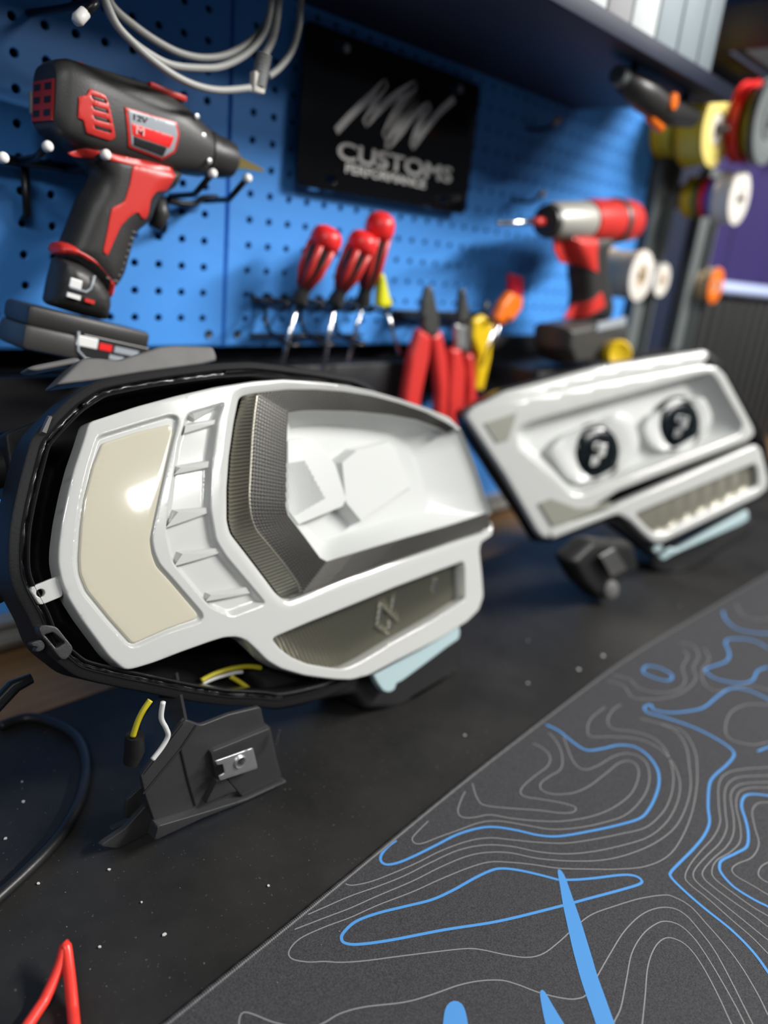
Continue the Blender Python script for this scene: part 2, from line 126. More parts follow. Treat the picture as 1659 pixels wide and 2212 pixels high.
    'matG': [[[253.2,-422.8],[254.3,-433.3],[249.3,-443.4],[236.3,-449.1],[217.3,-449.5],[197.7,-450.8],[189.1,-454.1],[188.6,-459.7],[197.1,-470.5],[206.9,-484.2],[209.7,-492.3],[203.3,-493.7],[194.0,-487.3],[183.1,-474.7],[156.5,-447.7],[155.1,-436.9],[166.9,-422.3]],[[279.1,-422.9],[272.8,-435.5],[259.7,-449.1],[242.5,-458.4],[225.0,-457.7],[212.2,-458.1],[205.9,-463.5],[209.7,-472.5],[223.5,-481.6],[241.8,-485.8],[267.2,-486.6],[290.3,-486.9],[301.6,-491.2],[300.4,-499.4],[287.6,-507.0],[263.3,-513.2],[237.3,-512.5],[213.5,-506.8],[189.5,-494.9],[172.9,-481.4],[158.8,-466.4],[148.8,-453.5],[136.6,-447.3],[129.8,-441.1],[133.1,-434.5],[146.2,-427.8],[154.6,-424.6]],[[284.9,-434.9],[260.8,-459.2],[257.9,-471.4],[271.4,-476.6],[295.1,-479.1],[309.8,-484.4],[315.0,-494.6],[308.3,-505.5],[288.4,-516.4],[264.3,-522.2],[235.6,-522.8],[213.5,-516.1],[191.4,-505.6],[173.4,-493.1],[161.0,-477.3],[148.3,-461.5],[135.3,-453.5],[116.3,-448.1],[100.2,-443.6],[86.4,-440.1],[81.8,-436.4],[83.8,-431.9],[91.9,-429.9],[106.4,-427.6]],[[379.7,-442.4],[364.1,-442.1],[342.7,-447.9],[334.8,-457.8],[345.6,-471.3],[352.4,-486.7],[346.7,-502.4],[326.0,-519.4],[302.0,-531.4],[279.3,-538.2],[258.4,-541.1],[233.4,-539.7],[209.8,-529.5],[188.2,-518.9],[168.9,-507.6],[153.7,-494.1],[140.1,-479.7],[129.1,-468.2],[114.1,-460.0],[91.7,-453.4],[69.8,-449.8],[52.2,-446.0],[33.7,-441.1],[21.7,-435.5],[18.4,-431.3]],[[361.7,-434.6],[333.8,-435.8],[314.7,-442.5],[306.4,-451.4],[323.0,-464.2],[339.9,-482.2],[340.7,-502.6],[328.0,-521.0],[310.2,-533.7],[289.0,-541.9],[265.4,-546.8],[243.6,-548.0],[222.4,-545.1],[198.1,-535.6],[177.1,-525.2],[159.5,-513.4],[145.7,-499.4],[134.6,-483.6],[120.2,-470.1],[100.7,-460.8],[77.2,-455.8],[53.9,-451.9],[33.3,-446.6],[14.4,-440.8],[-5.0,-436.4],[-16.3,-434.0]],[[373.2,-465.7],[382.2,-494.0],[367.5,-513.5],[338.9,-529.6],[310.9,-542.7],[280.6,-551.2],[252.2,-555.0],[224.9,-552.5],[199.8,-545.6],[177.8,-535.7],[158.0,-521.0],[140.2,-503.1],[129.2,-487.4],[117.5,-476.9],[102.8,-469.0],[80.2,-463.1],[54.7,-458.6],[27.9,-452.1],[7.9,-447.7],[-10.3,-442.5],[-29.6,-437.1]],[[380.0,-481.6],[386.6,-502.6],[366.6,-522.7],[337.4,-537.4],[307.7,-548.7],[274.7,-558.2],[241.3,-564.1],[216.9,-564.6],[195.3,-558.3],[177.3,-546.6],[161.9,-533.9],[144.3,-518.3],[132.2,-503.8],[121.8,-492.7],[110.1,-482.5],[93.9,-476.0],[69.7,-469.6],[48.0,-464.7],[22.6,-457.4],[3.0,-453.0],[-14.8,-447.6],[-31.3,-444.3],[-41.4,-446.6],[-43.6,-451.8],[-37.8,-459.6],[-30.4,-465.5],[-23.6,-472.1],[-12.1,-480.7],[8.8,-494.0],[30.1,-507.8],[42.7,-516.6],[49.4,-523.9],[57.0,-534.6],[65.7,-544.4],[75.9,-549.5],[91.3,-551.4],[109.2,-552.3],[126.1,-554.3],[143.5,-560.6],[164.4,-569.5],[180.7,-579.3],[184.9,-585.2],[185.8,-596.1],[180.0,-609.6],[172.8,-624.7],[164.6,-637.9],[153.0,-651.6],[143.3,-660.9]],[[-92.2,-467.1],[-84.0,-460.4],[-74.6,-476.6],[-63.6,-490.2],[-55.0,-493.6],[-44.9,-495.5],[-32.2,-501.5],[-13.0,-514.4],[1.9,-521.5],[18.3,-528.0],[30.2,-534.5],[40.4,-542.7],[45.6,-550.5],[51.0,-561.9],[57.8,-572.3],[64.3,-579.0],[72.9,-582.0],[91.3,-579.6],[108.6,-577.5],[130.2,-575.4],[150.6,-576.4],[165.2,-580.8],[174.4,-588.0],[176.1,-596.6],[171.4,-607.7],[163.1,-621.6],[149.5,-636.9],[139.8,-646.9],[130.8,-656.2],[119.9,-667.3],[101.8,-688.6],[87.5,-712.7],[78.8,-739.3],[75.6,-767.1],[75.9,-795.1],[76.6,-823.1],[74.4,-851.0],[66.9,-878.0],[53.7,-902.7],[36.2,-924.6],[16.7,-944.7],[-2.4,-965.2]],[[-274.0,-787.2],[-253.0,-768.6],[-228.7,-754.8],[-202.0,-746.5],[-174.3,-742.5],[-146.4,-740.0],[-118.7,-735.7],[-92.1,-726.9],[-68.0,-712.6],[-47.3,-693.7],[-29.3,-672.3],[-11.7,-650.5],[7.9,-630.5],[30.9,-614.5],[56.8,-603.9],[69.1,-601.4],[80.4,-599.6],[99.1,-593.3],[119.2,-586.6],[137.9,-584.6],[152.9,-586.6],[160.7,-590.4],[164.6,-597.9],[162.3,-608.0],[155.0,-619.7],[143.7,-634.2],[133.7,-646.0],[127.1,-653.0],[116.3,-664.2],[101.2,-687.8],[88.9,-713.0],[76.7,-738.2],[61.7,-761.8],[42.4,-782.1],[19.1,-797.7],[-6.6,-808.9],[-33.1,-817.9],[-59.3,-827.7],[-83.9,-841.1],[-105.1,-859.3],[-122.0,-881.6],[-135.2,-906.3],[-147.1,-931.7]],[[-305.0,-659.2],[-278.6,-649.7],[-253.3,-637.7],[-227.8,-626.2],[-201.0,-618.2],[-173.1,-615.8],[-145.3,-619.5],[-118.5,-627.7],[-92.3,-637.6],[-65.6,-646.1],[-37.9,-650.3],[-10.0,-648.5],[17.0,-640.9],[42.6,-629.6],[67.9,-617.5],[81.0,-612.6],[97.9,-606.0],[118.1,-597.9],[134.4,-594.5],[146.0,-595.4],[151.5,-600.1],[152.4,-608.6],[146.4,-619.8],[133.7,-634.8],[121.0,-647.6],[112.4,-656.8],[90.9,-674.8],[66.3,-688.1],[39.4,-695.8],[11.6,-698.8],[-16.4,-699.6],[-44.3,-701.7],[-71.6,-707.9],[-97.0,-719.7],[-119.3,-736.6],[-138.9,-756.6],[-157.6,-777.4],[-177.9,-796.7],[-201.2,-812.2],[-227.3,-822.3]],[[672.0,-866.8],[659.4,-841.8],[642.4,-819.5],[621.0,-801.5],[596.5,-787.9],[570.7,-777.0],[545.0,-765.8],[520.9,-751.6],[500.1,-732.9],[483.8,-710.1],[471.7,-684.9],[461.5,-658.8],[450.2,-633.2],[435.2,-609.6],[415.6,-589.6],[396.6,-577.1],[373.5,-562.2],[354.4,-555.3],[334.5,-557.3],[306.6,-568.2],[288.0,-576.5],[266.8,-579.6],[244.9,-579.2],[224.8,-579.5],[210.1,-581.8],[205.1,-586.9],[202.0,-602.5],[196.7,-621.0],[193.3,-634.4],[188.5,-645.9],[182.7,-660.8],[168.4,-684.9],[152.6,-708.0],[138.0,-731.9],[127.4,-757.8],[122.5,-785.4],[123.4,-813.4],[128.3,-841.0],[134.0,-868.4],[137.3,-896.2],[135.6,-924.1],[127.8,-951.0],[115.0,-975.9]],[[767.8,-685.8],[742.1,-674.6],[718.3,-659.9],[695.1,-644.3],[670.7,-630.7],[644.2,-621.6],[616.4,-618.4],[588.5,-620.7],[561.1,-626.3],[533.7,-631.9],[505.8,-634.4],[478.0,-631.4],[451.5,-622.4],[427.0,-608.9],[403.7,-593.3],[384.3,-581.2],[362.5,-566.2],[346.0,-562.0],[328.0,-564.8],[304.5,-574.4],[286.1,-582.5],[265.2,-585.4],[242.6,-584.2],[224.1,-583.8],[214.8,-585.7],[210.5,-591.4],[206.8,-608.0],[203.4,-623.8],[199.5,-642.3],[197.6,-656.3],[198.5,-684.3],[205.4,-711.4],[217.6,-736.6],[233.0,-760.0],[248.9,-783.1],[262.5,-807.6],[271.3,-834.2],[274.1,-862.1],[271.6,-890.0],[266.3,-917.5],[261.4,-945.1],[260.0,-973.1]],[[735.4,-752.8],[707.6,-749.8],[680.5,-742.8],[655.5,-730.3],[633.7,-712.8],[614.8,-692.1],[596.9,-670.6],[577.5,-650.4],[555.0,-633.8],[529.4,-622.5],[502.0,-616.5],[474.1,-614.0],[446.2,-611.8],[418.7,-606.8],[392.6,-596.7],[374.4,-584.5],[354.9,-571.2],[339.7,-567.8],[325.2,-570.9],[303.4,-581.3],[284.3,-588.4],[265.0,-590.5],[244.0,-588.6],[227.6,-588.3],[220.3,-590.3],[216.7,-596.6],[214.1,-612.7],[212.8,-627.6],[210.9,-638.5],[211.1,-652.2],[214.9,-679.9],[219.0,-707.6],[220.1,-735.6],[215.8,-763.3],[205.6,-789.4],[190.8,-813.2],[173.9,-835.5],[157.6,-858.3],[144.5,-883.1],[136.8,-910.0],[135.0,-937.9],[137.7,-965.8]],[[606.0,-903.9],[587.8,-882.6],[566.1,-865.0],[542.8,-849.4],[520.0,-833.2],[499.6,-814.0],[483.6,-791.0],[472.9,-765.1],[466.4,-737.9],[461.5,-710.3],[455.0,-683.1],[444.1,-657.3],[428.0,-634.4],[407.5,-615.3],[384.6,-599.1],[366.6,-587.0],[352.4,-576.6],[338.1,-572.8],[318.6,-577.8],[298.1,-588.5],[279.4,-595.3],[261.7,-594.8],[245.0,-591.2],[232.4,-592.3],[224.8,-597.2],[221.8,-611.6],[220.1,-625.0],[220.4,-635.4],[220.4,-649.3],[214.9,-676.8],[203.6,-702.4],[188.0,-725.6],[170.5,-747.5],[153.8,-770.0],[140.5,-794.7],[132.7,-821.6],[130.7,-849.5],[133.0,-877.4],[136.7,-905.2],[138.4,-933.1],[135.4,-960.9]],[[657.9,-839.4],[643.0,-815.7],[625.9,-793.6],[605.0,-775.0],[580.5,-761.4],[553.9,-752.7],[526.6,-746.7],[499.4,-740.2],[473.2,-730.3],[449.5,-715.3],[429.6,-695.6],[413.3,-672.8],[398.6,-649.0],[382.7,-625.9],[363.4,-605.6],[346.1,-593.8],[337.0,-588.5],[322.8,-589.2],[304.7,-597.6],[288.4,-606.2],[269.3,-607.8],[253.2,-602.9],[244.4,-602.2],[240.1,-606.7],[240.4,-617.9],[240.4,-628.8],[242.6,-642.5],[245.0,-670.4],[248.8,-698.1],[256.7,-725.0],[270.1,-749.6],[288.4,-770.8],[309.6,-789.1],[331.4,-806.6],[351.8,-825.8],[368.5,-848.3],[379.9,-873.9],[386.1,-901.2],[389.0,-929.0],[391.8,-956.9],[397.7,-984.3]],[[673.1,-621.7],[645.1,-622.3],[617.6,-617.1],[591.1,-608.1],[564.8,-598.4],[537.8,-591.0],[509.9,-588.6],[482.2,-592.4],[455.7,-601.4],[430.3,-613.3],[404.9,-625.1],[378.3,-633.7],[350.5,-636.9],[322.7,-634.0],[295.8,-626.3],[273.3,-617.9],[262.8,-615.9],[253.7,-618.0],[252.4,-624.8],[258.4,-637.7],[275.4,-660.0],[296.6,-678.3],[320.1,-693.5],[344.0,-708.1],[366.5,-724.8],[385.6,-745.3],[399.7,-769.5],[409.0,-795.9],[415.3,-823.2],[421.8,-850.4],[431.6,-876.6],[446.4,-900.4],[466.0,-920.4],[488.8,-936.7]],[[865.0,-732.6],[837.4,-728.1],[810.0,-722.4],[783.8,-712.6],[760.2,-697.5],[740.3,-677.8],[723.5,-655.4],[707.6,-632.3],[690.0,-610.5],[668.9,-592.1],[644.3,-578.8],[617.5,-570.6],[589.9,-565.6],[562.3,-560.8],[535.4,-553.0],[509.6,-539.7],[490.3,-525.3],[460.3,-520.2],[426.5,-527.8],[412.6,-538.2],[421.0,-554.9],[438.5,-563.3],[461.3,-575.6],[486.2,-588.5],[509.6,-603.8],[529.8,-623.2],[545.2,-646.6],[556.0,-672.4],[564.2,-699.2],[572.9,-725.8],[585.0,-751.1],[602.0,-773.4],[623.4,-791.5],[647.5,-805.8],[672.5,-818.5],[696.8,-832.5],[718.6,-850.1]],[[410.7,-410.8],[415.3,-426.8],[402.9,-442.1],[412.2,-455.0],[438.5,-468.6],[468.7,-472.5],[498.5,-468.6],[519.4,-456.8],[549.8,-450.2],[570.7,-435.1],[563.2,-422.1]],[[425.8,-408.9],[432.8,-423.8],[424.8,-440.0],[434.1,-456.2],[456.2,-466.4],[482.6,-463.6],[508.9,-449.1],[538.8,-442.3],[549.4,-431.4]],[[575.3,-446.0],[554.4,-460.7],[522.7,-466.0],[494.8,-478.9],[490.6,-494.9],[516.7,-504.7],[535.0,-515.0],[541.3,-529.3],[553.1,-547.6],[572.8,-567.5],[595.2,-584.4],[618.1,-600.5],[639.6,-618.4],[657.6,-639.9],[670.5,-664.8],[678.3,-691.7],[683.0,-719.3],[687.7,-746.9],[695.5,-773.8],[708.4,-798.7],[726.4,-820.2],[747.9,-838.1],[770.8,-854.2]],[[1076.9,-696.0],[1050.5,-686.6],[1023.6,-679.0],[997.1,-670.0],[972.3,-657.0],[950.9,-639.0],[933.7,-616.9],[919.8,-592.6],[906.7,-567.9],[891.5,-544.4],[872.4,-524.0],[849.3,-508.2],[823.5,-497.2],[796.7,-489.2],[769.9,-481.2],[733.8,-465.6],[714.4,-452.4],[718.7,-437.2],[743.5,-421.1]]],
    'matS': [[[142.8,-517.1],[144.8,-517.1],[144.5,-519.1],[141.3,-524.6],[128.0,-539.0],[115.7,-552.4],[97.6,-570.6],[88.4,-579.5],[68.4,-601.8],[40.7,-634.0],[30.6,-625.0],[60.1,-594.5],[77.6,-574.8],[91.9,-560.7],[105.1,-548.8],[117.8,-537.5],[130.2,-527.5]],[[52.8,-561.3],[55.4,-561.3],[55.9,-562.8],[52.2,-568.5],[46.0,-582.2],[34.0,-608.5],[20.9,-596.9],[37.9,-575.1],[47.2,-566.3]],[[-29.3,-552.4],[-5.7,-537.0],[0.9,-532.4],[5.2,-530.8],[9.7,-532.0],[12.1,-535.0],[11.8,-537.6],[8.9,-541.5],[4.8,-546.1],[-13.4,-566.4]],[[-5.8,-564.1],[13.6,-554.9],[16.1,-554.8],[15.9,-556.9],[6.2,-574.6]]],
    'cable_black': [[-90.3,-131.7],[-68.8,-133.5],[-54.8,-154.7],[-49.8,-182.3],[-58.1,-216.4],[-76.6,-248.4],[-99.0,-272.2],[-116.9,-284.8],[-135.7,-294.7],[-155.7,-303.8],[-171.1,-310.6]],
    'cable_red': [[-181.4,-400.1],[-167.2,-390.5],[-155.4,-382.6],[-147.3,-376.8],[-142.4,-372.3],[-144.7,-380.9],[-149.4,-394.9],[-154.3,-408.4],[-159.5,-422.5]],
    'flakes': [[409.2,-377.7],[459.5,-379.3],[416.7,-307.0],[338.9,-359.8],[216.0,-375.5],[-88.4,-358.1],[-122.2,-371.3],[-130.0,-303.9],[-131.2,-253.1],[-91.4,-321.2],[-19.9,-398.3],[-89.8,-387.7],[-108.6,-224.9],[-100.9,-203.5],[672.1,-373.7]],
    'rod': [[-127.8,99.6],[-113.0,103.8],[-101.4,105.6]],
    'grip': [[-2.9,468.1],[5.3,453.4],[17.7,444.4],[29.9,437.1],[28.5,429.0],[19.7,415.9],[9.5,392.2],[3.0,377.7],[1.2,370.1],[15.0,364.2],[39.0,341.1],[51.3,353.0],[56.1,360.9],[66.2,393.6],[80.4,405.0],[87.0,422.9],[104.3,435.0],[111.4,448.2],[90.0,455.0],[33.3,465.2]],
    'gr_red': [[55.8,445.5],[96.6,446.3],[89.8,430.4],[77.9,428.9],[72.0,422.6],[69.5,405.8],[63.6,406.7],[60.4,411.3],[53.0,407.0],[44.9,398.5],[39.1,386.7],[33.4,374.8],[29.2,377.4],[33.8,396.1],[37.2,411.7],[48.3,417.7],[53.2,431.5]],
    'gr_line': [[6.6,447.5],[18.2,452.4],[39.0,451.7],[67.3,451.3],[95.9,449.5],[95.1,445.7],[67.3,445.1],[35.8,446.7],[10.8,445.6]],
    'gr_band': [[-0.8,381.7],[7.8,383.3],[16.7,381.4],[27.3,375.8],[37.4,365.6],[46.4,354.3],[44.3,343.7],[37.9,333.7],[36.9,344.9],[30.0,356.5],[22.3,363.3],[10.3,369.7],[2.2,372.0],[-4.4,372.2]],
    'gr_stem': [[-0.1,371.8],[14.8,369.2],[27.0,362.7],[34.8,355.8],[42.4,344.1],[42.9,334.9],[38.9,321.0],[13.4,326.7],[-10.6,333.5],[-6.1,352.4]],
    'ventside': [[18.8,493.1],[30.3,491.0],[33.1,486.0],[38.6,462.7],[34.1,460.1],[15.8,462.2],[13.2,470.5],[9.1,471.6],[10.2,485.9],[15.9,488.2]],
    'label': [[45.8,485.9],[65.7,484.4],[92.0,483.1],[94.6,474.7],[91.4,460.3],[81.3,453.3],[49.8,458.0],[47.6,472.1]],
    'foot_top': [[-27.0,336.1],[73.0,297.8]],
    'foot_bot': [[-43.6,314.7],[54.0,292.7]],
    'coil1': [[24.1,557.9],[30.8,546.9],[46.9,539.3],[65.8,533.3],[85.6,530.1],[106.4,531.6],[128.0,538.7],[150.2,553.2],[165.8,570.4],[171.8,588.6],[173.3,602.2]],
    'coil2': [[17.7,555.4],[25.9,539.2],[38.2,529.2],[54.8,522.6],[74.1,519.2],[98.6,522.3],[119.9,528.2],[141.8,541.4],[157.3,557.7],[163.5,572.5],[166.7,596.3]],
    'coil3': [[17.4,552.0],[27.3,534.9],[41.5,525.2],[56.3,518.0],[75.8,511.4],[96.4,508.6],[117.8,510.3],[144.8,517.4]],
    'coil4': [[167.6,531.1],[179.3,540.6],[190.8,555.4],[197.0,574.3],[197.8,595.0],[197.7,608.5]],
    'coilk': [[93.2,558.2],[65.0,577.6],[70.6,559.3],[82.6,545.4],[103.8,534.6],[135.5,532.4]],
    'coilend': [[157.5,522.0],[161.9,545.4],[171.3,564.6]],
    'chook': [[4.6,535.0],[13.1,544.2],[20.1,554.4]],
    'hookA': [[-18.3,439.3],[3.6,445.0],[38.2,445.1],[46.1,441.5],[52.2,440.5]],
    'hookB': [[148.8,447.7],[190.4,446.9],[203.7,455.0],[214.8,456.4]],
    'hooktips': [[-9.9,449.2],[28.5,449.0],[125.8,451.0],[162.2,450.2],[-42.3,436.5]],
    'scr': [[332.7,427.0],[277.0,338.0],[392.2,447.9],[328.2,336.8],[420.3,443.2],[380.0,338.1]],
    'pl1_jaw': [[465.9,347.6],[471.0,368.0],[480.3,366.2],[493.7,342.7],[506.0,316.5],[499.3,302.8],[478.7,305.2],[465.4,324.9]],
    'pl1_l': [[462.8,314.5],[487.8,305.2],[489.0,277.8],[481.9,229.3],[479.4,179.3],[450.8,182.0],[448.4,231.2],[451.3,278.6]],
    'pl1_r': [[491.5,304.6],[511.6,311.8],[530.0,276.3],[546.1,224.9],[552.6,171.6],[525.9,174.1],[520.1,226.4],[504.2,270.7]],
    'pl2_jaw': [[540.6,325.8],[538.3,364.5],[545.5,367.7],[558.5,344.3],[574.0,310.7],[576.8,279.1],[555.6,282.6],[542.4,307.6]],
    'pl2_plate': [[532.5,320.9],[556.9,318.0],[566.7,282.6],[541.6,286.8]],
    'pl2_l': [[530.7,288.0],[552.0,290.2],[569.2,256.9],[576.3,204.1],[575.7,167.0],[546.1,169.8],[536.0,226.3]],
    'pl2_r': [[569.5,278.6],[585.5,281.5],[607.5,221.4],[611.9,162.6],[589.6,164.8],[585.8,222.7]],
    'yel': [[572.6,326.2],[593.7,333.9],[620.2,321.7],[625.0,274.9],[619.1,225.0],[596.6,228.2],[596.6,275.5],[574.0,301.3]],
    'org': [[639.4,367.1],[673.1,360.6],[673.4,342.5],[653.0,323.9],[627.4,318.5],[612.1,327.3],[621.8,349.5]],
    'orgred': [[655.6,390.9],[688.9,387.5],[694.2,360.4],[679.7,327.1],[663.4,326.9],[661.7,359.4]],
    'orgsh': [[620.2,321.0],[603.7,263.1]],
    'd2_axis': [[528.0,448.0],[635.1,460.5],[641.5,461.7],[736.2,472.8],[828.2,480.5],[859.7,482.3]],
    'd2_rad': [[682.7,484.5],[695.0,448.3],[792.2,499.6],[812.6,449.3]],
    'd2_handle': [[673.5,448.3],[780.3,460.7],[814.8,450.7],[785.9,432.3],[802.3,397.2],[832.3,364.3],[836.0,336.5],[746.6,335.4],[741.6,368.3],[722.0,405.9],[693.0,425.7]],
    'd2_red': [[654.5,443.8],[738.8,452.1],[739.3,430.6],[752.4,403.1],[718.4,410.6],[683.3,411.6],[664.3,425.3]],
    'd2_red2': [[772.8,378.2],[791.5,359.0],[747.6,338.2],[715.8,336.6],[732.0,352.3]],
    'd2_bat': [[685.9,328.2],[759.2,336.9],[861.1,336.8],[875.8,300.6],[852.7,275.2],[716.4,271.6],[690.1,295.6]],
    'd2_cap': [[797.2,295.9]],
    'ytool': [[373.2,377.1],[381.4,378.5],[394.5,352.0],[402.3,342.6],[390.4,337.0],[376.0,339.9]],
    'ytool2': [[393.5,337.1],[424.4,283.7]],
    'scr_t': [[280.8,415.0],[333.2,414.9],[355.3,435.9]],
    'scr_b': [[261.8,339.9],[315.0,339.8],[358.2,339.9]],
    'scr_e': [[248.2,246.3],[312.7,242.9],[353.8,271.4]],
    'plate': [[278.2,611.7],[565.5,607.0],[567.5,467.9],[278.2,454.4]],
    'sig': [[328.2,518.4],[351.5,540.9],[375.6,561.3],[396.5,578.8],[385.9,563.3],[377.5,547.0],[370.8,533.7],[391.7,552.4],[415.2,570.5],[444.4,586.6],[426.5,569.9],[412.0,547.9],[402.0,525.3],[422.7,551.2],[449.8,575.8],[433.1,557.3],[420.2,538.2],[407.7,516.4],[425.7,532.1],[445.3,553.9],[471.1,570.0],[463.7,557.2],[454.5,541.2],[450.4,523.2],[468.5,543.6],[491.5,566.6],[515.7,585.8]],
    'txt1': [[330.0,501.5],[519.9,500.1]],
    'txt2': [[341.6,486.4],[506.6,487.4]],
    'shelf_u': [[388.0,-253.9],[746.6,-212.4]],
    'utool': [[655.0,638.4],[681.8,631.4],[908.7,660.5],[731.5,647.0],[720.4,628.8],[798.5,636.1]],
}

# ------------------------------------------------------------------ helpers
def new_mat(name, color, rough=0.5, metal=0.0, spec=0.5, coat=0.0, bump=0.0, bscale=200.0, vary=0.0, vscale=40.0, emit=None, trans=0.0, ior=1.45):
    m = bpy.data.materials.new(name); m.use_nodes = True
    nt = m.node_tree; b = nt.nodes['Principled BSDF']
    b.inputs['Base Color'].default_value = (*color, 1); b.inputs['Roughness'].default_value = rough
    b.inputs['Metallic'].default_value = metal; b.inputs['Specular IOR Level'].default_value = spec
    b.inputs['Coat Weight'].default_value = coat; b.inputs['Coat Roughness'].default_value = 0.04
    b.inputs['Transmission Weight'].default_value = trans; b.inputs['IOR'].default_value = ior
    tc = nt.nodes.new('ShaderNodeTexCoord')
    if vary > 0:
        n = nt.nodes.new('ShaderNodeTexNoise'); n.inputs['Scale'].default_value = vscale; n.inputs['Detail'].default_value = 6
        nt.links.new(tc.outputs['Object'], n.inputs['Vector'])
        mx = nt.nodes.new('ShaderNodeMix'); mx.data_type = 'RGBA'
        mx.inputs['A'].default_value = (*[c * (1 - vary) for c in color], 1); mx.inputs['B'].default_value = (*[min(1, c * (1 + vary)) for c in color], 1)
        nt.links.new(n.outputs['Fac'], mx.inputs['Factor']); nt.links.new(mx.outputs['Result'], b.inputs['Base Color'])
    if bump > 0:
        n = nt.nodes.new('ShaderNodeTexNoise'); n.inputs['Scale'].default_value = bscale; n.inputs['Detail'].default_value = 3
        nt.links.new(tc.outputs['Object'], n.inputs['Vector'])
        bp = nt.nodes.new('ShaderNodeBump'); bp.inputs['Strength'].default_value = bump; bp.inputs['Distance'].default_value = 0.0006
        nt.links.new(n.outputs['Fac'], bp.inputs['Height']); nt.links.new(bp.outputs['Normal'], b.inputs['Normal'])
    if emit:
        b.inputs['Emission Color'].default_value = (*emit[0], 1); b.inputs['Emission Strength'].default_value = emit[1]
    return m

M = {}
M['white'] = new_mat('white_gloss_paint', (0.475, 0.48, 0.462), 0.16, coat=0.6, bump=0.006, bscale=60)
M['white_in'] = new_mat('white_satin_plastic', (0.53, 0.54, 0.525), 0.32)
M['ice'] = new_mat('pale_blue_white_plastic', (0.36, 0.47, 0.49), 0.3)
M['cream'] = new_mat('cream_gloss_panel', (0.50, 0.47, 0.37), 0.10, coat=1.0, bump=0.04, bscale=45)
M['black_gloss'] = new_mat('black_gloss_plastic', (0.012, 0.012, 0.013), 0.22, bump=0.25, bscale=120)
M['black'] = new_mat('black_moulded_plastic', (0.014, 0.014, 0.0145), 0.5, spec=0.25, bump=0.25, bscale=500)
M['black_satin'] = new_mat('charcoal_bracket_plastic', (0.030, 0.030, 0.031), 0.45, bump=0.2, bscale=900)
M['grey_pl'] = new_mat('dusty_grey_plastic', (0.10, 0.098, 0.095), 0.6, vary=0.3)
M['smoke'] = new_mat('smoked_chrome', (0.095, 0.092, 0.086), 0.33, metal=0.9)
M['smoke2'] = new_mat('smoked_chrome_ridges', (0.42, 0.40, 0.33), 0.3, metal=0.9)
M['fog'] = new_mat('olive_smoked_reflector', (0.27, 0.26, 0.21), 0.36, metal=0.85)
M['chrome'] = new_mat('bright_chrome', (0.75, 0.75, 0.74), 0.2, metal=1.0)
M['steel'] = new_mat('zinc_steel', (0.62, 0.63, 0.63), 0.33, metal=0.9, vary=0.12, vscale=300)
M['lensglass'] = new_mat('projector_glass', (0.006, 0.009, 0.011), 0.10, spec=0.35)
M['amber'] = new_mat('grey_olive_reflector', (0.24, 0.24, 0.20), 0.25)
M['blue'] = new_mat('blue_powder_coat', (0.070, 0.29, 0.76), 0.42, spec=0.3, bump=0.06, bscale=700, vary=0.06, vscale=12)
M['blue_dark'] = new_mat('dark_blue_shelf_paint', (0.004, 0.009, 0.030), 0.6)
M['cavity'] = new_mat('cavity_shade_black', (0.004, 0.006, 0.012), 0.9)  # near-black puts the shade behind the pegboard holes into the colour
M['raceway'] = new_mat('black_raceway', (0.012, 0.012, 0.014), 0.5)
M['alu'] = new_mat('aluminium_strip', (0.42, 0.42, 0.40), 0.4, metal=0.6)
M['rubber'] = new_mat('black_rubber', (0.021, 0.021, 0.0215), 0.5, spec=0.3, bump=0.12, bscale=400)
M['tool_black'] = new_mat('tool_black_rubber', (0.030, 0.029, 0.028), 0.42, bump=0.2, bscale=600)
M['tool_grey'] = new_mat('tool_dark_grey', (0.050, 0.049, 0.047), 0.40, bump=0.2, bscale=700)
M['red'] = new_mat('tool_red', (0.58, 0.035, 0.028), 0.35)
M['red_bright'] = new_mat('label_red', (0.80, 0.025, 0.025), 0.35)
M['label_grey'] = new_mat('label_silver_grey', (0.33, 0.36, 0.39), 0.3)
M['label_dark'] = new_mat('label_black', (0.022, 0.022, 0.023), 0.35)
M['print_white'] = new_mat('print_white', (0.75, 0.74, 0.72), 0.4)
M['print_pink'] = new_mat('print_pale_red', (0.85, 0.35, 0.33), 0.4)
M['gold'] = new_mat('gold_bit_metal', (0.75, 0.58, 0.22), 0.28, metal=0.85)
M['wire'] = new_mat('black_wire_rod', (0.010, 0.010, 0.012), 0.35)
M['tip'] = new_mat('white_rubber_tip', (0.80, 0.78, 0.75), 0.4)
M['cable'] = new_mat('grey_cable_sheath', (0.36, 0.36, 0.34), 0.45)
M['cable_blk'] = new_mat('black_cable_sheath', (0.012, 0.012, 0.013), 0.4, bump=0.2, bscale=300)
M['cable_red'] = new_mat('red_cable_sheath', (0.78, 0.045, 0.03), 0.32)
M['w_yellow'] = new_mat('yellow_wire_sheath', (0.50, 0.42, 0.02), 0.4)
M['w_white'] = new_mat('white_wire_sheath', (0.6, 0.6, 0.58), 0.4)
M['plate'] = new_mat('black_gloss_plate', (0.004, 0.004, 0.005), 0.12)
M['etch'] = new_mat('brushed_silver_print', (0.72, 0.72, 0.69), 0.4)
M['yellow'] = new_mat('yellow_plastic', (0.70, 0.46, 0.010), 0.35)
M['lime'] = new_mat('lime_yellow_plastic', (0.68, 0.66, 0.02), 0.4)
M['orange'] = new_mat('orange_plastic', (0.85, 0.17, 0.01), 0.35)
M['pink_red'] = new_mat('magenta_red_plastic', (0.62, 0.02, 0.05), 0.35)
M['plier_red'] = new_mat('plier_red_grip', (0.60, 0.035, 0.03), 0.4)
M['tool_steel'] = new_mat('dark_tool_steel', (0.10, 0.10, 0.095), 0.4, metal=0.6)
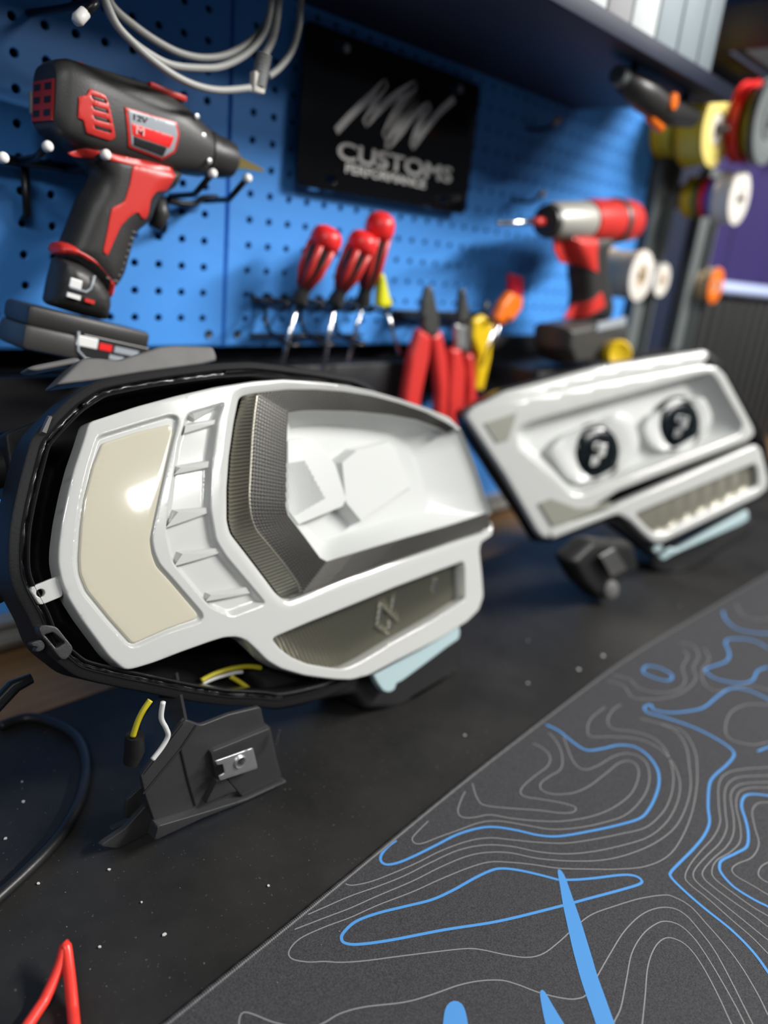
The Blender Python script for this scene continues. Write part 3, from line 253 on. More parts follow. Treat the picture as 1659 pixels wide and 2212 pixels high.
M['cast'] = new_mat('cast_grey_gearcase', (0.42, 0.41, 0.37), 0.45, metal=0.3)
M['post'] = new_mat('grey_steel_post', (0.115, 0.13, 0.13), 0.5, vary=0.15, vscale=30)
M['tan'] = new_mat('tan_cardboard', (0.48, 0.36, 0.23), 0.7)
M['offwhite'] = new_mat('off_white_plastic', (0.70, 0.66, 0.60), 0.45)
M['green'] = new_mat('green_plastic', (0.03, 0.16, 0.06), 0.45)
M['violet'] = new_mat('violet_plastic', (0.13, 0.06, 0.40), 0.45)
M['sky'] = new_mat('light_blue_plastic', (0.22, 0.36, 0.75), 0.4)
M['box_a'] = new_mat('pale_grey_carton', (0.55, 0.58, 0.58), 0.6)
M['box_b'] = new_mat('mid_grey_carton', (0.30, 0.30, 0.31), 0.6)
M['box_c'] = new_mat('blue_grey_carton', (0.27, 0.32, 0.35), 0.6)
M['rib'] = new_mat('charcoal_ribbed_plastic', (0.035, 0.035, 0.034), 0.5)
M['curtain'] = new_mat('violet_lit_curtain', (0.018, 0.008, 0.09), 0.8)  # violet LED light on the cloth is put into this colour
M['tubewhite'] = new_mat('pale_blue_tube', (0.50, 0.58, 0.85), 0.3)
M['print_blue'] = new_mat('mat_blue_print', (0.065, 0.26, 0.60), 0.7)
M['print_line'] = new_mat('mat_grey_print', (0.23, 0.23, 0.235), 0.7)
M['flake'] = new_mat('white_paint_chip', (0.55, 0.54, 0.52), 0.5)
M['dust'] = new_mat('dust_speck', (0.30, 0.30, 0.29), 0.8)

# bench mat: black rubber with scuffs; desk mat: fine cloth; bench: wood
def rubber_mat():
    m = M['benchmat'] = new_mat('bench_rubber', (0.022, 0.0215, 0.021), 0.55, spec=0.28)
    nt = m.node_tree; b = nt.nodes['Principled BSDF']; tc = nt.nodes.new('ShaderNodeTexCoord')
    n1 = nt.nodes.new('ShaderNodeTexNoise'); n1.inputs['Scale'].default_value = 9; n1.inputs['Detail'].default_value = 8; n1.inputs['Roughness'].default_value = 0.65
    nt.links.new(tc.outputs['Object'], n1.inputs['Vector'])
    rp = nt.nodes.new('ShaderNodeValToRGB'); rp.color_ramp.elements[0].position = 0.3; rp.color_ramp.elements[1].position = 0.75
    rp.color_ramp.elements[0].color = (0.013, 0.013, 0.0125, 1); rp.color_ramp.elements[1].color = (0.034, 0.032, 0.030, 1)
    nt.links.new(n1.outputs['Fac'], rp.inputs['Fac'])
    n2 = nt.nodes.new('ShaderNodeTexNoise'); n2.inputs['Scale'].default_value = 420; n2.inputs['Detail'].default_value = 2
    nt.links.new(tc.outputs['Object'], n2.inputs['Vector'])
    r2 = nt.nodes.new('ShaderNodeValToRGB'); r2.color_ramp.elements[0].position = 0.70; r2.color_ramp.elements[1].position = 0.80
    r2.color_ramp.elements[1].color = (0.10, 0.10, 0.095, 1); r2.color_ramp.elements[0].color = (0, 0, 0, 1)
    nt.links.new(n2.outputs['Fac'], r2.inputs['Fac'])
    ad = nt.nodes.new('ShaderNodeMix'); ad.data_type = 'RGBA'; ad.blend_type = 'ADD'; ad.inputs['Factor'].default_value = 1
    nt.links.new(rp.outputs['Color'], ad.inputs['A']); nt.links.new(r2.outputs['Color'], ad.inputs['B']); nt.links.new(ad.outputs['Result'], b.inputs['Base Color'])
    bp = nt.nodes.new('ShaderNodeBump'); bp.inputs['Strength'].default_value = 0.12; bp.inputs['Distance'].default_value = 0.0005
    n3 = nt.nodes.new('ShaderNodeTexNoise'); n3.inputs['Scale'].default_value = 300; nt.links.new(tc.outputs['Object'], n3.inputs['Vector'])
    nt.links.new(n3.outputs['Fac'], bp.inputs['Height']); nt.links.new(bp.outputs['Normal'], b.inputs['Normal'])
rubber_mat()
def cloth_mat():
    m = M['cloth'] = new_mat('desk_mat_cloth', (0.040, 0.040, 0.044), 0.75, spec=0.35)
    nt = m.node_tree; b = nt.nodes['Principled BSDF']; tc = nt.nodes.new('ShaderNodeTexCoord')
    n1 = nt.nodes.new('ShaderNodeTexNoise'); n1.inputs['Scale'].default_value = 1100; n1.inputs['Detail'].default_value = 2
    nt.links.new(tc.outputs['Object'], n1.inputs['Vector'])
    rp = nt.nodes.new('ShaderNodeValToRGB'); rp.color_ramp.elements[0].color = (0.021, 0.021, 0.0235, 1); rp.color_ramp.elements[1].color = (0.061, 0.061, 0.066, 1)
    rp.color_ramp.elements[0].position = 0.3; rp.color_ramp.elements[1].position = 0.7
    nt.links.new(n1.outputs['Fac'], rp.inputs['Fac']); nt.links.new(rp.outputs['Color'], b.inputs['Base Color'])
    bp = nt.nodes.new('ShaderNodeBump'); bp.inputs['Strength'].default_value = 0.3; bp.inputs['Distance'].default_value = 0.0003
    nt.links.new(n1.outputs['Fac'], bp.inputs['Height']); nt.links.new(bp.outputs['Normal'], b.inputs['Normal'])
cloth_mat()
def wood_mat():
    m = M['wood'] = new_mat('bench_wood', (0.20, 0.11, 0.05), 0.5)
    nt = m.node_tree; b = nt.nodes['Principled BSDF']; tc = nt.nodes.new('ShaderNodeTexCoord')
    mp = nt.nodes.new('ShaderNodeMapping'); mp.inputs['Scale'].default_value = (2, 30, 30); nt.links.new(tc.outputs['Object'], mp.inputs['Vector'])
    n1 = nt.nodes.new('ShaderNodeTexNoise'); n1.inputs['Scale'].default_value = 3; n1.inputs['Detail'].default_value = 6; nt.links.new(mp.outputs['Vector'], n1.inputs['Vector'])
    rp = nt.nodes.new('ShaderNodeValToRGB'); rp.color_ramp.elements[0].color = (0.12, 0.06, 0.025, 1); rp.color_ramp.elements[1].color = (0.32, 0.19, 0.09, 1)
    nt.links.new(n1.outputs['Fac'], rp.inputs['Fac']); nt.links.new(rp.outputs['Color'], b.inputs['Base Color'])
wood_mat()
def stitch_mat():
    m = M['stitch'] = new_mat('overlock_thread', (0.06, 0.06, 0.065), 0.5)
    nt = m.node_tree; b = nt.nodes['Principled BSDF']; tc = nt.nodes.new('ShaderNodeTexCoord')
    wv = nt.nodes.new('ShaderNodeTexWave'); wv.inputs['Scale'].default_value = 220; wv.inputs['Distortion'].default_value = 3; wv.inputs['Detail'].default_value = 2
    nt.links.new(tc.outputs['Object'], wv.inputs['Vector'])
    rp = nt.nodes.new('ShaderNodeValToRGB'); rp.color_ramp.elements[0].color = (0.008, 0.008, 0.009, 1); rp.color_ramp.elements[1].color = (0.085, 0.085, 0.09, 1)
    nt.links.new(wv.outputs['Fac'], rp.inputs['Fac']); nt.links.new(rp.outputs['Color'], b.inputs['Base Color'])
stitch_mat()

def link_mesh(name, verts, faces, mat, parent=None, smooth=False, mats=None, fmat=None):
    """verts in world metres; the object's origin goes to its parent's or its own base."""
    v = np.asarray(verts, dtype=float)
    if parent is not None:
        org = np.array(WORG[parent.name])
    else:
        lo, hi = v.min(0), v.max(0); org = np.array([(lo[0] + hi[0]) / 2, (lo[1] + hi[1]) / 2, lo[2]])
    me = bpy.data.meshes.new(name); me.from_pydata([tuple(p) for p in (v - org)], [], [tuple(int(i) for i in q) for q in faces])
    for mm in (mats or [mat]): me.materials.append(M[mm])
    if fmat is not None:
        me.polygons.foreach_set('material_index', fmat)
    if smooth: me.polygons.foreach_set('use_smooth', [True] * len(me.polygons))
    me.update()
    bm = bmesh.new(); bm.from_mesh(me); bmesh.ops.recalc_face_normals(bm, faces=bm.faces); bm.to_mesh(me); bm.free()
    o = bpy.data.objects.new(name, me); COL.objects.link(o)
    if parent is not None: o.parent = parent
    else: o.location = org
    WORG[o.name] = tuple(org)
    if smooth == 'auto':
        me.set_sharp_from_angle(angle=math.radians(38))
    return o
WORG = {}
def thing(name, label, cat, loc, group=None):
    o = bpy.data.objects.new(name, None); COL.objects.link(o); o.location = loc; o.empty_display_size = 0.02
    o['label'] = label; o['category'] = cat
    if group: o['group'] = group
    WORG[o.name] = tuple(loc); return o
def tag(o, label, cat, group=None):
    o['label'] = label; o['category'] = cat
    if group: o['group'] = group
    return o
def struct(o): o['kind'] = 'structure'; return o
def stuff(o): o['kind'] = 'stuff'; return o

class MB:
    """collects primitive shapes into one mesh"""
    def __init__(s): s.v = []; s.f = []; s.m = []
    def add(s, v, f, m=0):
        b = len(s.v); s.v += [tuple(p) for p in v]; s.f += [tuple(i + b for i in q) for q in f]; s.m += [m] * len(f); return s
    def box(s, c, d, rot=None, bev=0.0, m=0):
        c = Vector(c); hx, hy, hz = d[0] / 2, d[1] / 2, d[2] / 2
        if bev <= 0:
            vs = [Vector((sx * hx, sy * hy, sz * hz)) for sx in (-1, 1) for sy in (-1, 1) for sz in (-1, 1)]
            fs = [(0, 1, 3, 2), (4, 6, 7, 5), (0, 4, 5, 1), (2, 3, 7, 6), (0, 2, 6, 4), (1, 5, 7, 3)]
        else:
            bm = bmesh.new(); bmesh.ops.create_cube(bm, size=1)
            for q in bm.verts: q.co = Vector((q.co.x * d[0], q.co.y * d[1], q.co.z * d[2]))
            bmesh.ops.bevel(bm, geom=bm.edges[:], offset=bev, segments=2, affect='EDGES', profile=0.5)
            bm.verts.index_update(); vs = [q.co.copy() for q in bm.verts]; fs = [[q.index for q in g.verts] for g in bm.faces]; bm.free()
        if rot is not None: vs = [rot @ q for q in vs]
        return s.add([q + c for q in vs], fs, m)
    def tube(s, pts, r, n=12, m=0, cap=True):
        pts = [Vector(p) for p in pts]; k = len(pts); rs = r if hasattr(r, '__len__') else [r] * k
        vs = []; fs = []; prev = None
        for i, p in enumerate(pts):
            t = (pts[min(i + 1, k - 1)] - pts[max(i - 1, 0)]).normalized()
            if prev is None:
                a = t.orthogonal().normalized()
            else:
                a = (prev - t * prev.dot(t)); a = a.normalized() if a.length > 1e-6 else t.orthogonal().normalized()
            prev = a; b = t.cross(a)
            for j in range(n):
                an = 2 * math.pi * j / n; vs.append(p + (a * math.cos(an) + b * math.sin(an)) * rs[i])
        for i in range(k - 1):
            for j in range(n):
                fs.append((i * n + j, i * n + (j + 1) % n, (i + 1) * n + (j + 1) % n, (i + 1) * n + j))
        if cap: fs.append(tuple(range(n))[::-1]); fs.append(tuple((k - 1) * n + j for j in range(n)))
        return s.add(vs, fs, m)
    def lathe(s, o, ax, prof, n=32, m=0, cap=True):
        """prof: list of (distance along axis, radius)"""
        o = Vector(o); ax = Vector(ax).normalized(); a = ax.orthogonal().normalized(); b = ax.cross(a)
        vs = []; fs = []
        for (h, rr) in prof:
            for j in range(n):
                an = 2 * math.pi * j / n; vs.append(o + ax * h + (a * math.cos(an) + b * math.sin(an)) * max(rr, 1e-5))
        k = len(prof)
        for i in range(k - 1):
            for j in range(n): fs.append((i * n + j, i * n + (j + 1) % n, (i + 1) * n + (j + 1) % n, (i + 1) * n + j))
        if cap: fs.append(tuple(range(n))[::-1]); fs.append(tuple((k - 1) * n + j for j in range(n)))
        return s.add(vs, fs, m)
    def build(s, name, mat, parent=None, smooth=False, mats=None):
        return link_mesh(name, s.v, s.f, mat, parent, smooth, mats, s.m if mats else None)

def resample(pts, step, closed=True, smooth=0):
    p = np.asarray(pts, float)
    if closed: p = np.vstack([p, p[:1]])
    d = np.r_[0, np.cumsum(np.hypot(*np.diff(p, axis=0).T))]
    n = max(3, int(round(d[-1] / step)))
    t = np.linspace(0, d[-1], n + 1)
    if closed: t = t[:-1]
    q = np.c_[np.interp(t, d, p[:, 0]), np.interp(t, d, p[:, 1])]
    for _ in range(smooth):
        if closed: q = (np.roll(q, 1, 0) + 2 * q + np.roll(q, -1, 0)) / 4
        else: q[1:-1] = (q[:-2] + 2 * q[1:-1] + q[2:]) / 4
    return q
def resample_n(pts, n, smooth=0):
    p = np.asarray(pts, float); d = np.r_[0, np.cumsum(np.sqrt((np.diff(p, axis=0) ** 2).sum(1)))]
    t = np.linspace(0, d[-1], n); q = np.stack([np.interp(t, d, p[:, k]) for k in range(p.shape[1])], 1)
    for _ in range(smooth): q[1:-1] = (q[:-2] + 2 * q[1:-1] + q[2:]) / 4
    return q
def spline(pts, n, closed=False):
    p = [Vector(q) for q in pts]; k = len(p); out = []
    segs = k if closed else k - 1
    for i in range(segs):
        a = p[(i - 1) % k] if closed or i > 0 else p[i]; b = p[i]; c = p[(i + 1) % k]; d = p[(i + 2) % k] if closed or i + 2 < k else p[(i + 1) % k]
        for j in range(n):
            t = j / n; out.append(0.5 * ((2 * b) + (c - a) * t + (2 * a - 5 * b + 4 * c - d) * t * t + (3 * b - a - 3 * c + d) * t ** 3))
    if not closed: out.append(p[-1])
    return out
def area2(p): x, y = np.asarray(p).T; return 0.5 * np.sum(x * np.roll(y, -1) - np.roll(x, -1) * y)
def inside(pts, poly):
    pts = np.asarray(pts); poly = np.asarray(poly); x, y = pts[:, 0], pts[:, 1]; c = np.zeros(len(pts), bool)
    j = len(poly) - 1
    for i in range(len(poly)):
        xi, yi = poly[i]; xj, yj = poly[j]
        if yi != yj:
            c ^= ((yi > y) != (yj > y)) & (x < (xj - xi) * (y - yi) / (yj - yi) + xi)
        j = i
    return c
def dist(pts, poly):
    pts = np.asarray(pts); a = np.asarray(poly); b = np.roll(a, -1, 0); out = np.full(len(pts), 1e9)
    for i in range(len(a)):
        ab = b[i] - a[i]; L = max(ab @ ab, 1e-12); t = np.clip(((pts - a[i]) @ ab) / L, 0, 1)
        q = a[i] + t[:, None] * ab; out = np.minimum(out, np.hypot(*(pts - q).T))
    return out
def offset(poly, d):
    """offset a closed polyline to its left by d"""
    p = np.asarray(poly); t = np.roll(p, -1, 0) - np.roll(p, 1, 0); t /= np.maximum(np.hypot(*t.T), 1e-9)[:, None]
    return p + d * np.c_[-t[:, 1], t[:, 0]]
def smoothstep(x): x = np.clip(x, 0, 1); return x * x * (3 - 2 * x)
def ccw(p): p = np.asarray(p, float); return p if area2(p) > 0 else p[::-1].copy()

def region(outer, holes, spacing, rings=(), extra=None):
    """triangulate a region with holes plus inner points; returns pts, tris, loops(index lists), distance to the edge"""
    loops = [ccw(outer)] + [ccw(h)[::-1].copy() for h in holes]
    allp = []; edges = []; idx = []
    for L in loops:
        b = sum(len(q) for q in allp); allp.append(L); n = len(L); idx.append(list(range(b, b + n)))
        edges += [(b + i, b + (i + 1) % n) for i in range(n)]
    bpts = np.vstack(allp); inn = []
    def dall(q): return np.min([dist(q, L) for L in loops], axis=0)
    def ins(q):
        c = inside(q, loops[0])
        for h in loops[1:]: c &= ~inside(q, h)
        return c
    for d in rings:
        for L in loops:
            q = offset(L, d); q = q[ins(q)]
            if len(q): q = q[dall(q) > d * 0.92]; inn.append(q)
    lo, hi = loops[0].min(0), loops[0].max(0)
    gx, gy = np.meshgrid(np.arange(lo[0], hi[0], spacing), np.arange(lo[1], hi[1], spacing)); g = np.c_[gx.ravel(), gy.ravel()]
    g[:, 0] += (np.arange(len(g)) // gx.shape[1] % 2) * spacing * 0.5
    g = g[ins(g)]
    if len(g): g = g[dall(g) > (max(rings) * 1.25 if len(rings) else spacing * 0.4)]; inn.append(g)
    if extra is not None and len(extra):
        e = np.asarray(extra); e = e[ins(e)]; e = e[dall(e) > (max(rings) if len(rings) else 0.2)]; inn.append(e)
    pts = np.vstack([bpts] + inn) if inn else bpts
    co, ed, fa, ov, oe, of = delaunay_2d_cdt([Vector((float(a), float(b))) for a, b in pts], edges, [], 0, 1e-6)
    co = np.array([(c.x, c.y) for c in co]); tri = np.array([q for q in fa if len(q) == 3])
    cen = co[tri].mean(1); tri = tri[ins(cen)]
    inv = {}
    for i, l in enumerate(ov):
        for k in l: inv[k] = i
    lp = [[inv[k] for k in L] for L in idx]
    return co, tri, lp, dall(co), loops

def molded(name, outer, holes, S, mat, parent, r=1.5, front=None, back=-8.0, spacing=4.0, extra=None, close_back=False):
    """rounded moulded plate: S(u,v,n) -> world metres; front(pts) -> n offset in mm"""
    rings = (r * 0.12, r * 0.35, r * 0.7, r * 1.05)
    co, tri, lp, d, loops = region(outer, holes, spacing, rings, extra)
    x = np.clip(1 - d / r, 0, 1); drop = r * (1 - np.sqrt(np.maximum(0, 1 - x * x)))
    n = -drop + (front(co) if front else 0)
    v = [S(p[0], p[1], k) for p, k in zip(co, n)]; f = [tuple(t) for t in tri]
    for L in lp:
        b = len(v); v += [S(co[i][0], co[i][1], back) for i in L]; m = len(L)
        f += [(L[i], L[(i + 1) % m], b + (i + 1) % m, b + i) for i in range(m)]
    if close_back:
        b = len(v); v += [S(p[0], p[1], back) for p in co]; f += [tuple(b + i for i in t[::-1]) for t in tri]
    return link_mesh(name, v, f, mat, parent, smooth='auto')

def inflate(name, poly, y0, T, r, mat, parent, spacing=4.0, step=3.0, smooth=1):
    """rounded solid from an outline in the X-Z plane at depth y0 (mm), half thickness T, edge radius r"""
    P = resample(poly, step, True, smooth); co, tri, lp, d, loops = region(P, [], spacing, (r * 0.08, r * 0.25, r * 0.5, r * 0.8))
    x = np.clip(1 - d / r, 0, 1); t = T * np.sqrt(np.maximum(0, 1 - x * x))
    v = [(p[0], y0 - k, p[1]) for p, k in zip(co, t)] + [(p[0], y0 + k, p[1]) for p, k in zip(co, t)]
    k = len(co); f = [tuple(q) for q in tri] + [tuple(q[::-1] + k) for q in tri]
    for L in lp:
        m = len(L); f += [(L[i], L[(i + 1) % m], L[(i + 1) % m] + k, L[i] + k) for i in range(m)]
    o = link_mesh(name, np.array(v) / 1000.0, f, mat, parent, smooth=True)
    def tf(q):
        q = np.asarray(q); dd = np.where(inside(q, loops[0]), dist(q, loops[0]), 0); x = np.clip(1 - dd / r, 0, 1); return T * np.sqrt(np.maximum(0, 1 - x * x))
    return o, tf
def patch(name, poly, y0, tf, off, mat, parent, spacing=3.0, smooth=1, r=0.6, holes=()):
    """thin overmoulded panel lying on a surface: tf(pts) gives the surface height in mm towards the room"""
    P = resample(poly, 2.0, True, smooth)
    def S(u, v, n): return (u / 1000, (y0 - n) / 1000, v / 1000)
    co, tri, lp, d, loops = region(P, [resample(h, 1.5, True) for h in holes], spacing, (r * 0.3, r))
    x = np.clip(1 - d / r, 0, 1); drop = r * (1 - np.sqrt(np.maximum(0, 1 - x * x))); base = tf(co)
    v = [S(p[0], p[1], b + off - k) for p, b, k in zip(co, base, drop)]; f = [tuple(t) for t in tri]
    for L in lp:
        b = len(v); v += [S(co[i][0], co[i][1], base[i] - 1.5) for i in L]; m = len(L)
        f += [(L[i], L[(i + 1) % m], b + (i + 1) % m, b + i) for i in range(m)]
    return link_mesh(name, v, f, mat, parent, smooth='auto')
def text_mesh(name, body, size, mat, parent, Mx, extrude=0.0002, sx=1.0):
    c = bpy.data.curves.new(name, 'FONT'); c.body = body; c.size = size; c.extrude = extrude; c.align_x = 'LEFT'; c.offset = size * 0.02
    o = bpy.data.objects.new(name, c); COL.objects.link(o); bpy.context.view_layer.update()
    me = bpy.data.meshes.new_from_object(o.evaluated_get(bpy.context.evaluated_depsgraph_get()))
    bpy.data.objects.remove(o); v = [Mx @ Vector((q.co.x * sx, q.co.y, q.co.z)) for q in me.vertices]; f = [tuple(p.vertices) for p in me.polygons]
    bpy.data.meshes.remove(me); bpy.data.curves.remove(c)
    return link_mesh(name, v, f, mat, parent)
def xz(pts, y): return [Vector((p[0] / 1000, y, p[1] / 1000)) for p in pts]
def xy(pts, z): return [Vector((p[0] / 1000, p[1] / 1000, z)) for p in pts]

# ================================================================== the setting
mb = MB().box((0.9, 0.045, 0.6), (3.4, 0.03, 1.5)); struct(mb.build('wall_back', 'cavity'))
mb = MB().box((0.3, 0.005, 0.118), (2.1, 0.012, 0.236)); struct(mb.build('wall_lower', 'blue'))
mb = MB(); mb.box((0.3, -0.010, 0.244), (2.1, 0.030, 0.048), bev=0.003); struct(mb.build('trim_1', 'raceway', smooth='auto'))
mb = MB().box((0.3, -0.006, 0.020), (2.1, 0.010, 0.036), bev=0.002).box((0.3, -0.012, 0.033), (2.1, 0.012, 0.006), bev=0.001).box((0.3, -0.013, 0.014), (2.1, 0.012, 0.005), bev=0.001)
struct(mb.build('trim_2', 'alu', smooth='auto'))

def pegboard(name, label, x0, x1, z0, z1, hx0, ncol, rows, screws):
    t = thing(name, label, 'pegboard', ((x0 + x1) / 2, 0, z0))
    P = 0.0254; v = []; f = []
    def quad(a, b, c, d):
        k = len(v); v.extend([(a, 0, c), (b, 0, c), (b, 0, d), (a, 0, d)]); f.append((k, k + 1, k + 2, k + 3))
    zt = 0.545 - rows[0] * P + P / 2; zb = 0.545 - rows[-1] * P - P / 2; xl = hx0 - P / 2; xr = hx0 + (ncol - 0.5) * P
    quad(x0, x1, z0 + .004, zb); quad(x0, x1, zt, z1); quad(x0, xl, zb, zt); quad(xr, x1, zb, zt)
    N = 16
    for r in rows:
        for c in range(ncol):
            cx, cz = hx0 + c * P, 0.545 - r * P; b = len(v)
            for j in range(N):
                a = 2 * math.pi * j / N; s = P / 2 / max(abs(math.cos(a)), abs(math.sin(a))); v.append((cx + s * math.cos(a), 0, cz + s * math.sin(a)))
            for rad, y in ((0.0041, 0), (0.0036, 0.0004), (0.0032, 0.0012), (0.0032, 0.0030)):
                for j in range(N):
                    a = 2 * math.pi * j / N; v.append((cx + rad * math.cos(a), y, cz + rad * math.sin(a)))
            for k in range(4):
                for j in range(N): f.append((b + k * N + j, b + k * N + (j + 1) % N, b + (k + 1) * N + (j + 1) % N, b + (k + 1) * N + j))
    # rolled edges
    for (a, c, d, e) in ((x0, z0 + .004, x1, z0 + .004),):
        k = len(v); v.extend([(a, 0, c), (d, 0, c), (d, 0.002, c - .003), (a, 0.002, c - .003), (d, 0.014, c - .004), (a, 0.014, c - .004)]); f.append((k, k + 1, k + 2, k + 3)); f.append((k + 3, k + 2, k + 4, k + 5))
    for xx, s in ((x0, -1), (x1, 1)):
        k = len(v); v.extend([(xx, 0, z0 + .004), (xx, 0, z1), (xx + s * .0015, 0.002, z1), (xx + s * .0015, 0.002, z0), (xx + s * .0015, 0.014, z1), (xx + s * .0015, 0.014, z0)]); f.append((k, k + 1, k + 2, k + 3)); f.append((k + 3, k + 2, k + 4, k + 5))
    link_mesh('perforated_sheet', v, f, 'blue', t, smooth='auto')
    for sx in screws:
        MB().lathe((sx, 0.0005, 0.3005), (0, -1, 0), [(0, .0045), (.0015, .0045), (.0022, .0035), (.0016, .002), (.001, .001)], 16).build('screw', 'wire', t, smooth='auto')
    return t
pegboard('pegboard_panel', 'blue perforated steel pegboard panel behind the large cordless driver', -0.46, 0.2015, 0.286, 0.95, -0.4318, 25, list(range(-5, 10)), (0.1855,))
pegboard('pegboard_panel', 'wide blue pegboard panel behind the black plate and screwdrivers', 0.2065, 1.085, 0.286, 0.95, 0.2320, 33, list(range(-5, 10)), (0.2215,))

# the bench stands on the workshop floor
struct(MB().box((0.8, -0.7, -0.915), (4.2, 4.6, 0.03)).build('floor', 'raceway'))
# bench, mats
t = thing('workbench', 'wooden workbench top showing behind the black rubber mat', 'workbench', (0.8, -0.5, -0.045))
for i in range(8):
    y0 = -1.02 + i * 0.1285
    MB().box((0.8, y0 + 0.064, -0.024), (3.0, 0.127, 0.042), bev=0.0012).build('plank', 'wood', t, smooth='auto')
for lx in (-0.6, 2.2):
    for ly in (-0.95, -0.06): MB().box((lx, ly, -0.4725), (0.06, 0.06, 0.855), bev=0.002).build('leg', 'post', t)
o = MB().box((0.8, -0.575, -0.0014), (3.0, 0.90, 0.0028), bev=0.0008).build('bench_mat', 'benchmat', smooth='auto')
tag(o, 'scuffed black rubber mat covering the bench under both headlights', 'mat')

edge = resample_n(np.array([(-320, -455)] + DATA['matedge'] + [(1400, -420)]), 60, 6)
mt = thing('desk_mat', 'dark grey desk mat printed with blue and grey contour lines', 'desk mat', (0.4, -0.7, 0.0))
poly = [(p[0], p[1]) for p in edge] + [(1400, -1000), (-320, -1000)]
co, tri, lp, d, loops = region(np.array(poly), [], 40.0)
v = [(p[0] / 1000, p[1] / 1000, 0.003) for p in co]; f = [tuple(q) for q in tri]
L = lp[0]; b = len(v); v += [(co[i][0] / 1000, co[i][1] / 1000, 0.0001) for i in L]; m = len(L); f += [(L[i], L[(i + 1) % m], b + (i + 1) % m, b + i) for i in range(m)]
link_mesh('cloth', v, f, 'cloth', mt)
ep = [Vector((p[0] / 1000, p[1] / 1000 + 0.0005, 0.0023)) for p in resample_n(edge, 500)]
rs = [0.0019 + 0.00018 * math.sin(i * 2.1) + random.uniform(-.00012, .00012) for i in range(len(ep))]
MB().tube(ep, rs, 10).build('stitched_edge', 'stitch', mt, smooth=True)
def ribbon(mb, pts, w, z):
    q = spline([(p[0], p[1], 0) for p in pts], 6); vs = []; fs = []
    for i, p in enumerate(q):
        t = (q[min(i + 1, len(q) - 1)] - q[max(i - 1, 0)]); t = Vector((t.x, t.y, 0)).normalized(); nn = Vector((-t.y, t.x, 0))
        for s in (-1, 1):
            a = p + nn * s * w / 2; vs.append((a.x / 1000, a.y / 1000, z))
    for i in range(len(q) - 1): fs.append((2 * i, 2 * i + 1, 2 * i + 3, 2 * i + 2))
    mb.add(vs, fs)
ey = lambda x: np.interp(x, edge[:, 0], edge[:, 1]) - 1.2
def clipped(l): return [(p[0], min(p[1], ey(p[0]))) for p in l]
for l in DATA['matG']:
    mb = MB(); ribbon(mb, clipped(l), 0.75, 0.00312); mb.build('grey_contour_line', 'print_line', mt)
for l in DATA['matB']:
    mb = MB(); ribbon(mb, clipped(l), 2.0, 0.00316); mb.build('blue_contour_line', 'print_blue', mt)
for l in DATA['matS']:
    P = resample(l, 3.0, True, 2); co, tri, lp, d, loops = region(P, [], 8.0)
    link_mesh('blue_logo_stroke', [(p[0] / 1000, p[1] / 1000, 0.0032) for p in co], [tuple(q) for q in tri], 'print_blue', mt)

# shelf above with cartons
mb = MB().box((0.10, -0.116, 0.637), (1.42, 0.230, 0.018), bev=0.002).box((0.10, -0.232, 0.637), (1.42, 0.006, 0.018), bev=0.001)
tag(mb.build('wall_shelf', 'blue_dark', smooth='auto'), 'long dark blue steel shelf above the pegboard', 'shelf')
xs = 0.375
for i, (wd, hh, mm, lab) in enumerate([(0.060, 0.11, 'box_a', 'wide pale carton at the near end of the row on the shelf'), (0.043, 0.115, 'box_a', 'narrow pale carton second from the near end on the shelf'), (0.046, 0.11, 'box_b', 'taupe grey carton between the pale ones on the shelf'), (0.052, 0.12, 'box_a', 'brightest white carton in the middle of the shelf row'), (0.050, 0.115, 'box_c', 'blue grey carton beside the brightest white one on the shelf'), (0.052, 0.11, 'box_c', 'blue grey carton second from the far end of the shelf row'), (0.040, 0.105, 'box_c', 'last slim grey carton at the far end of the shelf row')]):
    cx = xs + wd / 2; xs += wd + 0.004
    t = thing('carton', lab, 'carton', (cx, -0.195, 0.648), 'cartons on the shelf')
    MB().box((cx, -0.195, 0.6475 + hh / 2), (wd, 0.07, hh), bev=0.0015).build('carton_body', mm, t, smooth='auto')
    MB().box((cx, -0.2305, 0.648 + hh * 0.93), (wd * 0.96, 0.0012, hh * 0.1)).build('carton_flap', mm, t)

t = thing('blocker_cabinet', 'dark cabinet at the far right above the spools, with a deep end added to shade the wall', 'cabinet', (1.62, -0.09, 0.76))
MB().box((0.945, -0.200, 1.05), (0.21, 0.40, 0.60), bev=0.003).box((1.73, -0.055, 1.05), (1.35, 0.11, 0.60), bev=0.003).build('cabinet_and_blocker', 'blue_dark', t, smooth='auto')  # the deep near box is added to keep lamp light off the wall below
MB().box((0.945, -0.404, 1.05), (0.20, 0.008, 0.58), bev=0.002).build('cabinet_door', 'raceway', t, smooth='auto')  # front of the added light-blocking box
for i in range(3): MB().box((1.28 + i * 0.45, -0.114, 1.05), (0.44, 0.008, 0.58), bev=0.002).build('cabinet_door', 'raceway', t, smooth='auto')

